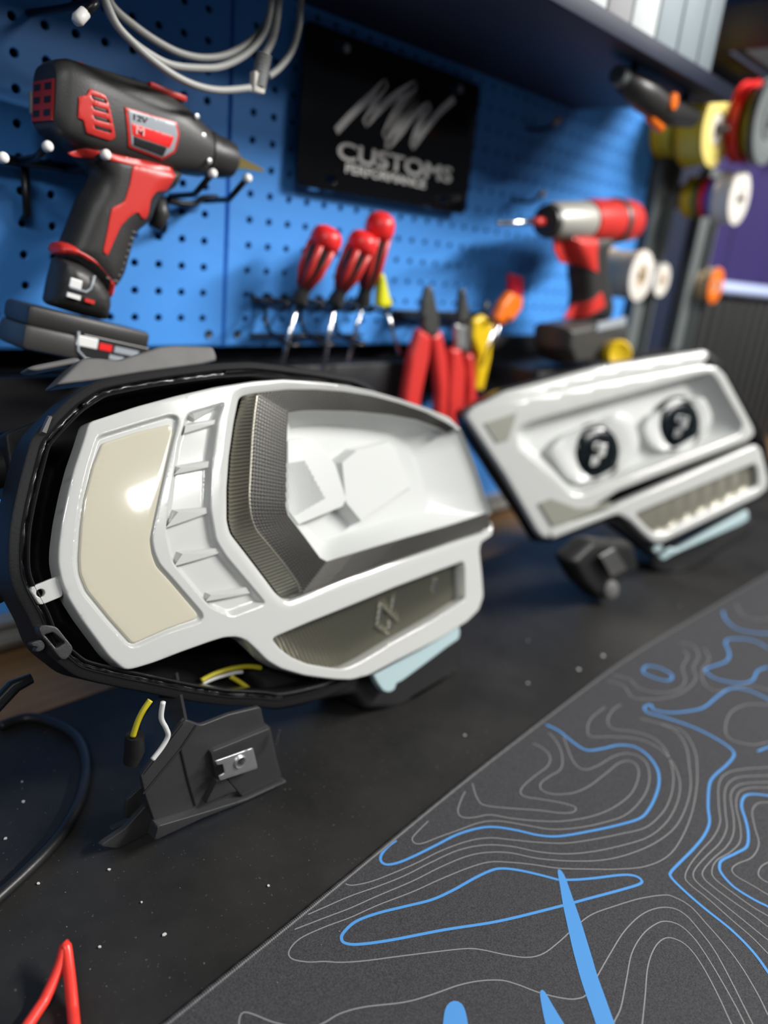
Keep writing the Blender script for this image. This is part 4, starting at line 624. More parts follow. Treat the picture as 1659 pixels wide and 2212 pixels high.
# ================================================================== headlight in front
S22, C22 = math.sin(math.radians(22)), math.cos(math.radians(22))
def S1(u, v, n):
    n = n - 0.00025 * (u - 110) ** 2 - 0.0003 * (v - 70) ** 2
    return (u / 1000, (-300 + v * S22 - n * C22) / 1000, max(130 + v * C22 + n * S22, 1.0) / 1000)
D = DATA
hl = thing('headlight', 'white-painted headlight with cream side panel and knurled dark lens, nearest the camera', 'headlight', (0.1, -0.29, 0.0))
bez = resample(D['bez'], 3.0, True, 1); opn = resample(D['open'], 2.5, True, 1); fog = resample(D['fog'], 2.5, True, 1)
rec = ccw(resample(D['recess'], 1.8, True, 3)); tre = ccw(resample(D['trench'], 1.8, True, 3))
def sd(p, poly): return dist(p, poly) * np.where(inside(p, poly), 1, -1)
# step line: the lower bar lies one step under the upper face
step_a, step_b = np.array(D['bez'][16]), np.array([330.0, 22.0])
def bez_front(p):
    n = -3.2 * smoothstep((sd(p, rec) + 0.6) / 2.6) - 6.0 * smoothstep((sd(p, tre) + 0.8) / 5.0)
    a = sd(p, opn * 1.0)
    n += -2.0 * smoothstep((5 + a) / 4.0)
    return n
ex = [offset(q, d) for q in (rec, tre) for d in (-1.4, -0.8, -0.2, 0.4, 1.0, 1.6, 2.2, 2.9, 3.6, 4.4, 5.4)]
molded('bezel', bez, [opn, fog], S1, 'white', hl, r=1.5, front=bez_front, back=-15, spacing=3.4, extra=np.vstack(ex))
molded('side_panel', resample(D['panel'], 2.0, True, 1), [], lambda u, v, n: S1(u, v, n - 1.6), 'cream', hl, r=1.4, back=-3, spacing=5)
# wedge ribs in the trench
for i in range(6):
    a, b, c, e = [np.array(q) for q in D['rib%d' % i]]
    dn = np.array([0.0, -1.0]); top0 = S1(*a, -0.8); top1 = S1(*b, -3.0)
    lo0 = S1(*(e + dn * 1.5), -7.5); lo1 = S1(*(c + dn * 2.0), -7.0); up0 = S1(*(a - dn * 3.0 + np.array([-2, 0])), -7.5); up1 = S1(*(b - dn * 1.5), -7.0)
    fl = S1(*e, -1.2); fr = S1(*c, -3.2)
    v = [top0, top1, fr, fl, lo0, lo1, up0, up1]
    link_mesh('rib', v, [(0, 1, 2, 3), (3, 2, 5, 4), (0, 6, 7, 1), (0, 3, 4, 6), (1, 7, 5, 2)], 'white', hl)
# ridged outer strip of the lens
def tri(x): x = x - np.floor(x); return 1 - 2 * abs(x - 0.5)
def grid(name, A, B, na, nt, hf, nA, nB, mat, parent, S=S1):
    v = []; f = []
    for i in range(na):
        for j in range(nt):
            t = j / (nt - 1); p = A[i] * (1 - t) + B[i] * t; v.append(S(p[0], p[1], nA + (nB - nA) * t + hf(i, j)))
    for i in range(na - 1):
        for j in range(nt - 1): f.append((i * nt + j, i * nt + j + 1, (i + 1) * nt + j + 1, (i + 1) * nt + j))
    return link_mesh(name, v, f, mat, parent)
NR = 60
A = resample_n(D['strip_o'], NR * 2 + 1, 3); B = resample_n(D['strip_i'], NR * 2 + 1, 3)
lens = grid('lens_side_ridges', A, B, NR * 2 + 1, 3, lambda i, j: 1.5 * (i % 2), -6, 5.5, 'smoke2', hl)
def multi(pts, cuts, ns, sm):
    out = []
    for (a, b), n in zip(zip(cuts[:-1], cuts[1:]), ns):
        q = resample_n(pts[a:b + 1], n + 1, sm); out.append(q if not out else q[1:])
    return np.vstack(out)
ns = [150, 64, 56, 150]
A = multi(D['band_o'], [0, 8, 13, 18, len(D['band_o']) - 1], ns, 2); B = multi(D['band_i'], [0, 8, 13, 18, len(D['band_i']) - 1], ns, 2)
grid('lens_knurled_band', A, B, len(A), 25, lambda i, j: 0.85 * (i % 2) * (j % 2), 6, 4, 'smoke', hl)
# edge lip between strip and band
MB().tube([S1(p[0], p[1], 5.6) for p in resample_n(D['strip_i'], 60, 2)], 0.0009, 8).build('lens_edge_lip', 'smoke2', hl, smooth=True)
# white reflector bowl
W_ = np.array(D['win'], float); Fl = np.array(D['floor'], float); nW = len(W_)
v = []; f = []
rowsn = [(0.0, 4.2), (0.0, 1.0), (0.12, -4), (0.9, -20), (1.0, -22)]
for (k, n) in rowsn:
    for a, b in zip(W_, Fl): p = a * (1 - k) + b * k; v.append(S1(p[0], p[1], n))
for i in range(len(rowsn) - 1):
    for j in range(nW): f.append((i * nW + j, i * nW + (j + 1) % nW, (i + 1) * nW + (j + 1) % nW, (i + 1) * nW + j))
f.append(tuple((len(rowsn) - 1) * nW + j for j in range(nW)))
link_mesh('reflector_bowl', v, f, 'white_in', hl, smooth='auto')
def pad(name, poly, n_top, n_base, grow, mat, parent, S=S1, inset=0.0, tiltu=0.0):
    p = np.array(poly, float); c = p.mean(0); q = c + (p - c) * grow; m = len(p)
    v = [S(a[0], a[1], n_top + tiltu * (a[0] - c[0])) for a in p] + [S(a[0], a[1], n_base) for a in q]
    f = [tuple(range(m))] + [(i, (i + 1) % m, m + (i + 1) % m, m + i) for i in range(m)]
    return link_mesh(name, v, f, mat, parent)
m1 = pad('light_module', D['mod1'], -8, -22.5, 1.08, 'white_in', hl)
w1 = np.array(D['mod1w']); lo, hi = w1.min(0), w1.max(0); c = w1.mean(0)
k = 22
for i in range(k):   # fine upright ribs on the diffuser window
    u0 = lo[0] + (hi[0] - lo[0]) * (i + 0.2) / k; u1 = u0 + (hi[0] - lo[0]) / k * 0.6
    um = (u0 + u1) / 2; vs_ = np.linspace(lo[1], hi[1], 60); ins_ = inside(np.c_[np.full(60, um), vs_], w1)
    if ins_.sum() < 3: continue
    v0, v1 = vs_[ins_].min(), vs_[ins_].max()
    v = [S1(u0, v0, -8), S1(u1, v0, -8), S1(u1, v1, -8), S1(u0, v1, -8), S1(um, v0 + .5, -7.0), S1(um, v1 - .5, -7.0)]
    link_mesh('diffuser_rib', v, [(0, 1, 4), (1, 2, 5, 4), (2, 3, 5), (3, 0, 4, 5)], 'white_in', m1) if False else None
mbr = MB()
for i in range(k):
    u0 = lo[0] + (hi[0] - lo[0]) * (i + 0.15) / k; u1 = u0 + (hi[0] - lo[0]) / k * 0.7
    um = (u0 + u1) / 2; vs_ = np.linspace(lo[1], hi[1], 60); ins_ = inside(np.c_[np.full(60, um), vs_], w1)
    if ins_.sum() < 3: continue
    v0, v1 = vs_[ins_].min(), vs_[ins_].max()
    mbr.add([S1(u0, v0, -8), S1(u1, v0, -8), S1(u1, v1, -8), S1(u0, v1, -8), S1(um, v0 + .5, -7.6), S1(um, v1 - .5, -7.6)], [(0, 1, 4), (1, 2, 5, 4), (2, 3, 5), (3, 0, 4, 5)])
stuff(mbr.build('diffuser_ribs', 'white_in', m1))
pad('light_module', D['mod2'], -12, -22.5, 1.10, 'white_in', hl, tiltu=-0.10)
# lower fog window: slanted prism ridges
P = ccw(resample(D['fogl'], 3.0, True, 1)); cP = P.mean(0); lo, hi = P.min(0) - 16, P.max(0) + 12; gu = np.arange(lo[0], hi[0] + 40, 0.9); gv = np.linspace(lo[1], hi[1], 44)
v = []; f = []
for i, a in enumerate(gu):
    for b in gv:
        uu = a - 0.35 * (b - lo[1]); ph = a / 3.6 - math.floor(a / 3.6); v.append(S1(uu, b, -14.5 + 2.2 * (1 - 2 * abs(ph - 0.5)) + 0.35 * math.sin(b / 14.0 + a / 30.0)))
nv = len(gv); cc = np.array([((gu[i] + gu[i + 1]) / 2 - 0.35 * ((gv[j] + gv[j + 1]) / 2 - lo[1]), (gv[j] + gv[j + 1]) / 2) for i in range(len(gu) - 1) for j in range(nv - 1)]); keep = inside(cc, cP + (P - cP) * np.array([1.10, 1.16]))
qi = 0
for i in range(len(gu) - 1):
    for j in range(nv - 1):
        if keep[qi]: f.append((i * nv + j, i * nv + j + 1, (i + 1) * nv + j + 1, (i + 1) * nv + j))
        qi += 1
fogl = link_mesh('fog_lens', v, f, 'fog', hl)
for i in range(6): pad('etched_stroke', D['glyph%d' % i], -10.5, -13.5, 1.2, 'chrome' if i in (0, 1, 2, 4) else 'fog', fogl)
# white mounting tab with a screw hole
hc = np.array(D['tabhole'][0]); hole = np.array([hc + 2.4 * np.array([math.cos(a), math.sin(a)]) for a in np.linspace(0, 2 * math.pi, 20)[:-1]])
molded('mounting_tab', resample(D['tab'], 2.0, True, 1), [hole], lambda u, v, n: S1(u, v, n - 4), 'white', hl, r=0.8, back=-3.5, spacing=3)
MB().lathe(S1(*hc, -4.0), Vector(S1(0, 0, 1)) - Vector(S1(0, 0, 0)), [(0, .0042), (.0006, .0040), (.0006, .0027), (-.001, .0026)], 24).build('hole_boss', 'white', hl, smooth='auto') if False else None
molded('lower_tab', resample(D['ltab'], 2.0, True, 1), [], lambda u, v, n: S1(u, v, n - 14), 'ice', hl, r=1.2, back=-6, spacing=4)
# black housing: channelled rim, bucket and rear shell
rim = ccw(resample(D['rim'], 4.0, True, 2)); cR = rim.mean(0); N_ = len(rim)
drop_r = lambda u_: 26.0 * float(smoothstep((u_ - 190) / 80.0))
RN = np.convolve(np.random.RandomState(4).normal(0, 0.9, N_), np.ones(5) / 5, 'same')
prof0 = [(0.0, -34), (0.0, -9), (0.4, -6.6), (1.4, -5.8), (4.6, -5.2), (5.6, -4.6)]
prof = [(5.6, -4.6), (6.2, -4.0), (6.9, -4.8), (7.3, -9), (8.6, -10), (9.6, -9.6), (10.1, -4.6), (10.9, -3.9), (11.8, -4.6), (12.2, -9), (12.8, -22), (13.5, -38)]
v = []; f = []
for (d, n) in prof:
    q = offset(rim, d)
    for i, p in enumerate(q): v.append(S1(p[0], p[1], n - drop_r(p[0]) + (RN[i] if d in (7.3, 8.6, 9.6) else 0)))
for k in range(len(prof) - 1):
    for j in range(N_): f.append((k * N_ + j, k * N_ + (j + 1) % N_, (k + 1) * N_ + (j + 1) % N_, (k + 1) * N_ + j))
link_mesh('rim_channel', v, f, 'black_gloss', hl, smooth='auto')
v = []; f = []
for (d, n) in prof0:
    for p in offset(rim, d): v.append(S1(p[0], p[1], n - drop_r(p[0])))
for k in range(len(prof0) - 1):
    for j in range(N_): f.append((k * N_ + j, k * N_ + (j + 1) % N_, (k + 1) * N_ + (j + 1) % N_, (k + 1) * N_ + j))
link_mesh('rim_flange', v, f, 'black', hl, smooth='auto')
def loft(name, loops, ns, mat, parent, capend=True, S=S1):
    v = []; f = []; m = len(loops[0])
    for q, n in zip(loops, ns):
        for p in q: v.append(S(p[0], p[1], n))
    for k in range(len(loops) - 1):
        for j in range(m): f.append((k * m + j, k * m + (j + 1) % m, (k + 1) * m + (j + 1) % m, (k + 1) * m + j))
    if capend: f.append(tuple((len(loops) - 1) * m + j for j in range(m)))
    return link_mesh(name, v, f, mat, parent, smooth='auto')
inr = offset(rim, 13.4); sc = lambda q, k: cR + (q - cR) * k
loft('bucket', [inr, sc(inr, 0.93), sc(inr, 0.88), sc(inr, 0.80)], [-37, -52, -62, -66], 'black_gloss', hl)
loft('rear_shell', [sc(rim, 0.999), sc(rim, 0.96), sc(rim, 0.80), sc(rim, 0.62), sc(rim, 0.55)], [-33, -48, -80, -112, -116], 'black', hl)
# butyl sealant remnant in the channel
q = offset(rim, 8.6); mb = MB(); sel = range(int(N_ * 0.0), N_)
idx = [i for i in range(N_) if q[i][0] < 60]
runs = []
for i in idx:
    if runs and i == runs[-1][-1] + 1: runs[-1].append(i)
    else: runs.append([i])
for rn in runs:
    if len(rn) > 3: mb.tube([S1(q[i][0] + random.uniform(-.5, .5), q[i][1] + random.uniform(-.5, .5), -9.0 + random.uniform(-.7, .9)) for i in rn], [0.0016 + random.uniform(0, .0007) for _ in rn], 8)
mb.build('sealant_bead', 'black_gloss', hl, smooth=True)
# lower black body behind the fog window
molded('lower_body', resample(D['lowbody'], 4.0, True, 2), [], lambda u, v, n: S1(u, v, n - 30), 'black', hl, r=6, back=-55, spacing=8)
# snap clip on the rim
slot = resample(D['clipslot'], 1.5, True)
molded('snap_clip', resample(D['clip'], 2.0, True, 1), [slot], lambda u, v, n: S1(u, v, n + 2), 'black_satin', hl, r=0.8, back=-10, spacing=3)
molded('clip_prong', resample(D['clippr'], 1.5, True, 1), [], lambda u, v, n: S1(u, v, n), 'black_satin', hl, r=0.6, back=-6, spacing=3)
pad('vent_slot', D['slot'], -2.2, -6, 1.3, 'grey_pl', hl)
# top bracket and rear tubes
molded('top_bracket', resample(D['topbr'], 3.0, True, 1), [], lambda u, v, n: S1(u, v, n - 40), 'grey_pl', hl, r=2, back=-22, spacing=6)
molded('top_arm', resample(D['topbr2'], 3.0, True, 1), [], lambda u, v, n: S1(u, v, n - 55), 'grey_pl', hl, r=2, back=-14, spacing=6)
a, b = D['hcyl1']; MB().tube([S1(a[0] - 30, a[1], -60), S1(a[0] - 4, a[1], -60), S1(a[0], a[1], -60), S1(b[0], b[1], -60)], [.0125, .0125, .0135, .0135], 24).build('rear_socket', 'black', hl, smooth='auto')
molded('side_box', resample(D['box_l'], 3.0, True, 1), [], lambda u, v, n: S1(u, v, n - 40), 'black', hl, r=2, back=-30, spacing=6)
molded('rear_box', resample(D['hbox'], 3.0, True, 1), [], lambda u, v, n: S1(u, v, n - 45), 'black_gloss', hl, r=2, back=-35, spacing=6)
# folded lower bracket with a steel nut clip
def SB(yo): return lambda u, v, n: (u / 1000, (yo - n) / 1000, max(v, 1.0) / 1000)
YB = -322
brk = molded('lower_bracket', resample(D['brk'], 3.0, True), [], SB(YB), 'black_satin', hl, r=0.8, back=-3, spacing=6, close_back=True)
def frontal(name, poly, yo, thick, mat, parent, step=2.0): return molded(name, resample(poly, step, True), [], SB(yo), mat, parent, r=0.5, back=-thick, spacing=5, close_back=True)
frontal('bracket_nose', D['brk_nose'], YB - 4, 6, 'black_satin', brk)
frontal('bracket_gusset', D['brk_tri'], YB - 5, 5, 'black_satin', brk)
frontal('bracket_flange', D['brk_flange'], YB - 7, 9, 'black_satin', brk)
frontal('bracket_tip', D['brk_tip'], YB + 14, 4, 'black_satin', brk)
frontal('bracket_flap', D['brk_flap'], YB + 22, 3, 'black_satin', brk)
frontal('bracket_flap', D['brk_flap2'], YB + 24, 4, 'black_satin', brk)
mb = MB()
for k in ('brk_groove1', 'brk_groove2'): mb.tube([SB(YB - 0.3)(p[0], p[1], 0) for p in D[k]], 0.0008, 6)
mb.build('fold_line', 'raceway', brk)
# side wall that carries the bracket up to the rim
v = [SB(YB)(*D['brk'][0], 0), SB(YB)(*D['brk'][2], 0), SB(YB + 40)(D['brk'][2][0] + 22, D['brk'][2][1] + 10, 0), SB(YB + 45)(D['brk'][0][0] + 20, D['brk'][0][1] + 6, 0)]
link_mesh('bracket_side', v + [tuple(np.array(p) + np.array([0.002, 0, 0])) for p in v], [(0, 1, 2, 3), (7, 6, 5, 4), (0, 4, 5, 1), (1, 5, 6, 2), (2, 6, 7, 3), (3, 7, 4, 0)], 'black_satin', brk)
nh = D['nuthole']; c = np.array(nh[0]); hole = np.array([c + 3.6 * np.array([math.cos(a), math.sin(a)]) for a in np.linspace(0, 2 * math.pi, 24)[:-1]])
nc = molded('nut_clip', resample(D['nutclip'], 1.5, True), [hole], SB(YB - 11), 'steel', hl, r=0.3, back=-0.9, spacing=4, close_back=True)
MB().lathe(SB(YB - 10.6)(*c, 0), (0, -1, 0), [(0, .0050), (.0014, .0050), (.0019, .0043), (.0016, .0034), (-.004, .0033)], 28, cap=False).build('nut_ring', 'steel', nc, smooth='auto')
MB().lathe(SB(YB - 10.7)(*c, 0), (0, -1, 0), [(-.0030, .0027), (-.0028, .0027)], 20).build('nut_bore_shade', 'cavity', nc)  # dark disc stands in for the shade inside the hole
tm = Matrix.Translation(Vector((0.0345, (YB - 11.0) / 1000, 0.0475))) @ Matrix.Rotation(math.radians(-75), 4, 'Y') @ Matrix.Rotation(math.radians(90), 4, 'X')
text_mesh('moulded_number', 'X20151', 0.0042, 'black_satin', brk, tm, 0.0003)
# wiring
def wire(name, pts, r, mat, parent): return MB().tube(spline(pts, 6), r, 10).build(name, mat, parent, smooth=True)
wire('yellow_wire', xz(D['wire_y'], -0.322), 0.0019, 'w_yellow', hl)
wire('white_wire', xz(D['wire_w'], -0.330), 0.0017, 'w_white', hl)
cn = xz(D['conn'], -0.320); MB().tube([cn[0], cn[1], cn[2]], [.006, .0065, .005], 10).build('wire_connector', 'black', hl, smooth='auto')
wire('yellow_wire', [S1(p[0], p[1], -30) for p in D['wire_in_y']], 0.0019, 'w_yellow', hl)
wire('white_wire', [S1(p[0], p[1], -32) for p in D['wire_in_w']], 0.0016, 'w_white', hl)
wire('yellow_wire', [S1(p[0], p[1], -32) for p in D['wire_in_y2']], 0.0019, 'w_yellow', hl)

# ================================================================== second headlight
A25, T18 = math.radians(25), math.radians(18)
U2 = Vector((math.cos(A25), -math.sin(A25), 0)); B2 = Vector((math.sin(A25), math.cos(A25), 0)); V2 = B2 * math.sin(T18) + Vector((0, 0, math.cos(T18))); N2 = U2.cross(V2); O2 = Vector((0.71025, -0.31594, 0.040))
def S2(u, v, n): p = O2 + U2 * (u / 1000) + V2 * (v / 1000) + N2 * (n / 1000); return (p.x, p.y, max(p.z, 0.002))
h2 = thing('headlight', 'white-painted headlight with two projector lenses, lying behind the nearest one', 'headlight', (0.68, -0.27, 0.0))
o2 = resample(D['b2open'], 4.0, True, 1)
molded('bezel', resample(D['b2'], 4.0, True, 1), [o2], S2, 'white', h2, r=4, back=-14, spacing=9)
molded('top_ledge', resample(D['b2top'], 4.0, True, 1), [], lambda u, v, n: S2(u, v, n - 4), 'white', h2, r=5, back=-16, spacing=9)
molded('lower_bezel', resample(D['b2low'], 4.0, True, 1), [resample(D['b2lowwin'], 4.0, True, 1)], lambda u, v, n: S2(u, v, n + 2), 'white', h2, r=4, back=-14, spacing=8)
pad('corner_reflector', D['b2amb'], 1.5, -3, 1.0, 'amber', h2, S2); pad('corner_reflector', D['b2amb2'], 2.5, -3, 1.0, 'amber', h2, S2)
loft('reflector_bowl', [o2, o2.mean(0) + (o2 - o2.mean(0)) * 0.97, o2.mean(0) + (o2 - o2.mean(0)) * 0.84], [-3, -12, -28], 'white_in', h2, S=S2)
for i, k in enumerate(('b2cup1', 'b2cup2')):
    pc = np.array(D['b2proj'][i]); q = ccw(resample(D[k], 6.0, True, 2)); cir = np.array([pc + 36 * np.array([math.cos(a), math.sin(a)]) for a in np.linspace(0, 2 * math.pi, len(q) + 1)[:-1]])
    q = pc + (q - pc) * np.array([1.08, 1.28]); s0 = int(np.argmax(q[:, 0])); q = np.roll(q, -s0, 0)
    qs = pc + (q - pc) * 1.02
    loft('projector_cup', [qs, pc + (q - pc) * 0.97, pc + (q - pc) * 0.93, cir * 0.5 + (pc + (q - pc) * 0.85) * 0.5, cir], [-28, -16, -15, -17.5, -19], 'white_in', h2, capend=False, S=S2)
    ax = Vector(S2(*pc, 1)) - Vector(S2(*pc, 0))
    pr = MB().lathe(S2(*pc, -24), ax, [(0, .041), (.0050, .041), (.0056, .040), (.0040, .0365)], 40).build('projector_ring', 'black', h2, smooth='auto')
    MB().lathe(S2(*pc, -20.5), ax, [(0, .0365), (.0012, .036), (.0022, .028), (.0028, .018), (.0031, .007), (.0032, .0005)], 40).build('projector_lens', 'lensglass', pr, smooth=True)
    MB().box(S2(pc[0] - 6, pc[1] - 12, -15.5), (.014, .004, .012)).box(S2(pc[0] + 5, pc[1] + 2, -14.8), (.012, .004, .016)).box(S2(pc[0] - 4, pc[1] + 8, -15), (.010, .004, .008)).build('lens_emitter', 'chrome', pr)
# lower window
P = ccw(resample(D['b2lowwin'], 4.0, True, 1)); lo, hi = P.min(0) - 3, P.max(0) + 3; gu = np.arange(lo[0], hi[0], 3.0); gv = np.linspace(lo[1], hi[1], 24)
v = [S2(a, b, -9 + 3.0 * abs((a / 26.0) % 1 - 0.5)) for a in gu for b in gv]; nv = 24
f = [(i * nv + j, i * nv + j + 1, (i + 1) * nv + j + 1, (i + 1) * nv + j) for i in range(len(gu) - 1) for j in range(nv - 1) if inside(np.array([((gu[i] + gu[i + 1]) / 2, (gv[j] + gv[j + 1]) / 2)]), offset(P, -4))[0]]
link_mesh('fog_lens', v, f, 'fog', h2, smooth=True)
molded('lower_tab', resample(D['b2ltab'], 3.0, True, 1), [], lambda u, v, n: S2(u, v, n - 10), 'ice', h2, r=2.5, back=-8, spacing=6)
rm = ccw(resample(D['b2rim'], 6.0, True, 2)); cc2 = rm.mean(0); s2 = lambda q, k: cc2 + (q - cc2) * k
loft('rim_channel', [rm, offset(rm, 1.0), offset(rm, 4.0), offset(rm, 9.0)], [-26, -8, -7, -13], 'black_gloss', h2, capend=False, S=S2)
loft('rear_shell', [s2(rm, 0.999), s2(rm, 0.95), s2(rm, 0.75), s2(rm, 0.6)], [-25, -45, -85, -100], 'black', h2, S=S2)
molded('lower_body', resample(D['b2body'], 4.0, True, 2), [], lambda u, v, n: S2(u, v, n - 40), 'black', h2, r=6, back=-50, spacing=9)
fx, fy = [q / 1000 for q in D['b2foot'][0]]
inflate('lower_bracket', [(p[0], max(p[1], 2.5)) for p in D['h2brk']], -292, 16, 8, 'black', h2, spacing=8, step=5, smooth=2)
MB().lathe((fx, fy - .010, .0215), (-.3, -.9, .3), [(-.016, .013), (0.004, .012), (.006, .009)], 20).build('foot_boss', 'grey_pl', h2, smooth='auto')
pq = [(p[0] / 1000, -.318, p[1] / 1000) for p in D['h2clip']]
link_mesh('nut_clip', pq + [(x, y + .003, z) for x, y, z in pq], [(0, 1, 2, 3), (7, 6, 5, 4), (0, 4, 5, 1), (1, 5, 6, 2), (2, 6, 7, 3), (3, 7, 4, 0)], 'chrome', h2)

# ================================================================== things on the bench
o = MB().tube(spline(xy(D['cable_black'], 0.0045), 8), 0.0042, 12).build('black_cable', 'cable_blk', smooth=True); tag(o, 'thick black cable curving over the rubber mat at the left', 'cable')
ks = spline(xy(D['cable_red'], 0.005), 8); ks = [Vector((p.x, p.y, 0.0040 + 0.014 * max(0, 1 - abs(i - 32) / 20.0))) for i, p in enumerate(ks)]
o = MB().tube(ks, 0.0031, 14).build('red_cable', 'cable_red', smooth=True); tag(o, 'bright red cable bent into a sharp peak in the near left corner', 'cable')
rod = xz(D['rod'], -0.235); rod[0] = rod[0] + Vector((-.12, -.02, -.09))
o = MB().tube([rod[0], rod[1], rod[2]], [.0052, .005, .0036], 14).build('black_probe', 'black_gloss', smooth='auto'); tag(o, 'glossy black probe with tapered tip poking in below the left headlight', 'probe')
CHIPS = ['largest pale paint chip, on the rubber mat near the desk mat edge', 'paint chip touching distance from the desk mat edge, right of the largest chip', 'small paint chip right of the near headlight fog window', 'small paint chip left of and below the largest chip', 'lone paint chip under the right end of the near headlight', 'bright white paint chip in the open area below the bracket tip', 'paint chip above the peak of the red cable', 'paint chip beside the lower end of the black cable', 'paint chip left of the black cable at the picture edge', 'tiny paint chip right under the bracket tip', 'paint chip in the shadow between bracket and desk mat', 'dull paint chip between the bright white chip and desk mat edge', 'lower of two paint chips inside the bend of the black cable', 'upper of two paint chips inside the bend of the black cable', 'far paint chip by the desk mat below the second headlight']
for i, p in enumerate(D['flakes']):
    rr = random.uniform(.0009, .0017) * (1.6 if i in (0, 1) else 1); a0 = random.uniform(0, 6)
    vs = [(p[0] / 1000 + rr * math.cos(a0 + k * 1.05) * random.uniform(.6, 1.1), p[1] / 1000 + rr * math.sin(a0 + k * 1.05) * random.uniform(.5, 1), .0004) for k in range(6)]
    up = [(x, y, z + .0006) for x, y, z in vs]
    o = link_mesh('paint_chip', vs + up, [tuple(range(6)), tuple(range(6, 12))] + [(k, (k + 1) % 6, 6 + (k + 1) % 6, 6 + k) for k in range(6)], 'flake'); tag(o, CHIPS[i], 'paint chip', 'paint chips on the rubber mat')
mb = MB(); rd = random.Random(3)
for k in range(520):
    x = rd.uniform(-0.2, 0.7); y = rd.uniform(-0.46, -0.13); s = rd.choice([.00012, .00016, .0002, .0003])
    z = 0.0002 if y * 1000 > np.interp(x * 1000, edge[:, 0], edge[:, 1]) + 3 else 0.0034
    mb.box((x, y, z + s / 3), (s * rd.uniform(.8, 2.5), s * rd.uniform(.6, 1.2), s * .6), rot=Matrix.Rotation(rd.uniform(0, 3), 3, 'Z'))
o = stuff(mb.build('dust_specks', 'dust')); tag(o, 'fine pale dust specks scattered over the rubber mat', 'dust')

M['w_pale'] = new_mat('pale_yellow_flange', (0.75, 0.62, 0.18), 0.4)

# ================================================================== cordless driver on the pegboard
def head_loft(name, O, ax, up, secs, mat, parent, n=40, capmat=None):
    """secs: (a, centre offset, half height, half width, exponent)"""
    O = Vector(O); ax = Vector(ax).normalized(); up = Vector(up).normalized(); lat = ax.cross(up)
    v = []; f = []
    for (a, c, h, w_, e) in secs:
        for j in range(n):
            t = 2 * math.pi * j / n; cs, sn = math.cos(t), math.sin(t)
            x = math.copysign(abs(cs) ** (2 / e), cs) * w_; y = math.copysign(abs(sn) ** (2 / e), sn) * h + c
            v.append(O + ax * (a / 1000) + up * (y / 1000) + lat * (x / 1000))
    k = len(secs)
    for i in range(k - 1):
        for j in range(n): f.append((i * n + j, i * n + (j + 1) % n, (i + 1) * n + (j + 1) % n, (i + 1) * n + j))
    f.append(tuple(range(n))); f.append(tuple((k - 1) * n + j for j in range(n)))
    return link_mesh(name, v, f, mat, parent, smooth='auto')
YD = -62
dr = thing('cordless_driver', 'black and red cordless driver with gold bit hanging on the left pegboard', 'power tool', (0.03, -0.062, 0.285))
axd = Vector((162, 0, -14)).normalized(); upd = Vector((14, 0, 162)).normalized(); OD = Vector((0.002, YD / 1000, 0.484))
SECS = [(-6, 0, 22, 21, 4.0), (-2, 0, 26, 24.5, 4.2), (4, 0, 28.5, 26.5, 4.0), (20, -1, 30.5, 27.5, 3.4), (45, -1, 32, 28, 3.0), (70, -0.5, 32.5, 28, 2.8), (90, 0, 31, 27, 2.6), (104, -1.5, 28, 26, 2.4), (116, -3, 24.5, 24.5, 2.3), (127, -4.5, 22, 22.5, 2.1), (131, -5, 21, 21.5, 2.0)]
head_loft('motor_housing', OD, axd, upd, SECS, 'tool_grey', dr)
aS = np.array([s[0] for s in SECS]); 
def head_t(q):
    q = np.asarray(q); dx = (q[:, 0] - 2.0); dz = q[:, 1] - 484.0; a = dx * axd.x + dz * axd.z; b = dx * upd.x + dz * upd.z
    c = np.interp(a, aS, [s[1] for s in SECS]); h = np.interp(a, aS, [s[2] for s in SECS]); w_ = np.interp(a, aS, [s[3] for s in SECS]); e = np.interp(a, aS, [s[4] for s in SECS])
    y = np.clip(np.abs((b - c) / h), 0, 0.985); return w_ * (1 - y ** e) ** (1 / e)
MB().lathe(OD + axd * .131 + upd * -.005, axd, [(-.002, .0175), (.002, .0175), (.003, .0195), (.009, .0195), (.010, .0178), (.022, .0172), (.031, .0150), (.034, .011)], 32).build('chuck_collar', 'tool_black', dr, smooth='auto')
MB().lathe(OD + axd * .163 + upd * -.005, axd, [(0, .0065), (.010, .0062), (.011, .0052), (.024, .0035), (.036, .0016)], 6).build('bit', 'gold', dr)
grip, gt = inflate('grip', D['grip'], YD, 21, 17, 'tool_black', dr)
hs = lambda q: np.maximum(head_t(q), 0)
patch('trigger_frame', D['gr_red'], YD, gt, 0.9, 'red', dr)
patch('red_seam', D['gr_line'], YD, lambda q: np.maximum(gt(q), np.where(head_t(q) > 6, head_t(q) * 0.98, 0)), 0.7, 'red', dr)
inflate('battery_stem', D['gr_stem'], YD, 21, 14, 'tool_black', dr)
st_, stf = inflate('battery_band', D['gr_band'], YD, 22.4, 12, 'red', dr)
# trigger between frame and grip
MB().tube([(0.0905, YD / 1000, 0.424), (0.0935, YD / 1000, 0.412), (0.0875, YD / 1000, 0.400)], [.0065, .0075, .006], 14).build('trigger', 'tool_black', dr, smooth=True)
# grip ribs at the front of the handle
for i in range(9):
    t = i / 8; x = 0.0715 * (1 - t) + 0.0555 * t; z = 0.396 * (1 - t) + 0.356 * t
    MB().box((x - .0170, (YD - 15) / 1000, z), (.012, .008, .0022), rot=Matrix.Rotation(0.3, 3, 'Y'), bev=.0006).build('grip_rib', 'tool_black', dr)
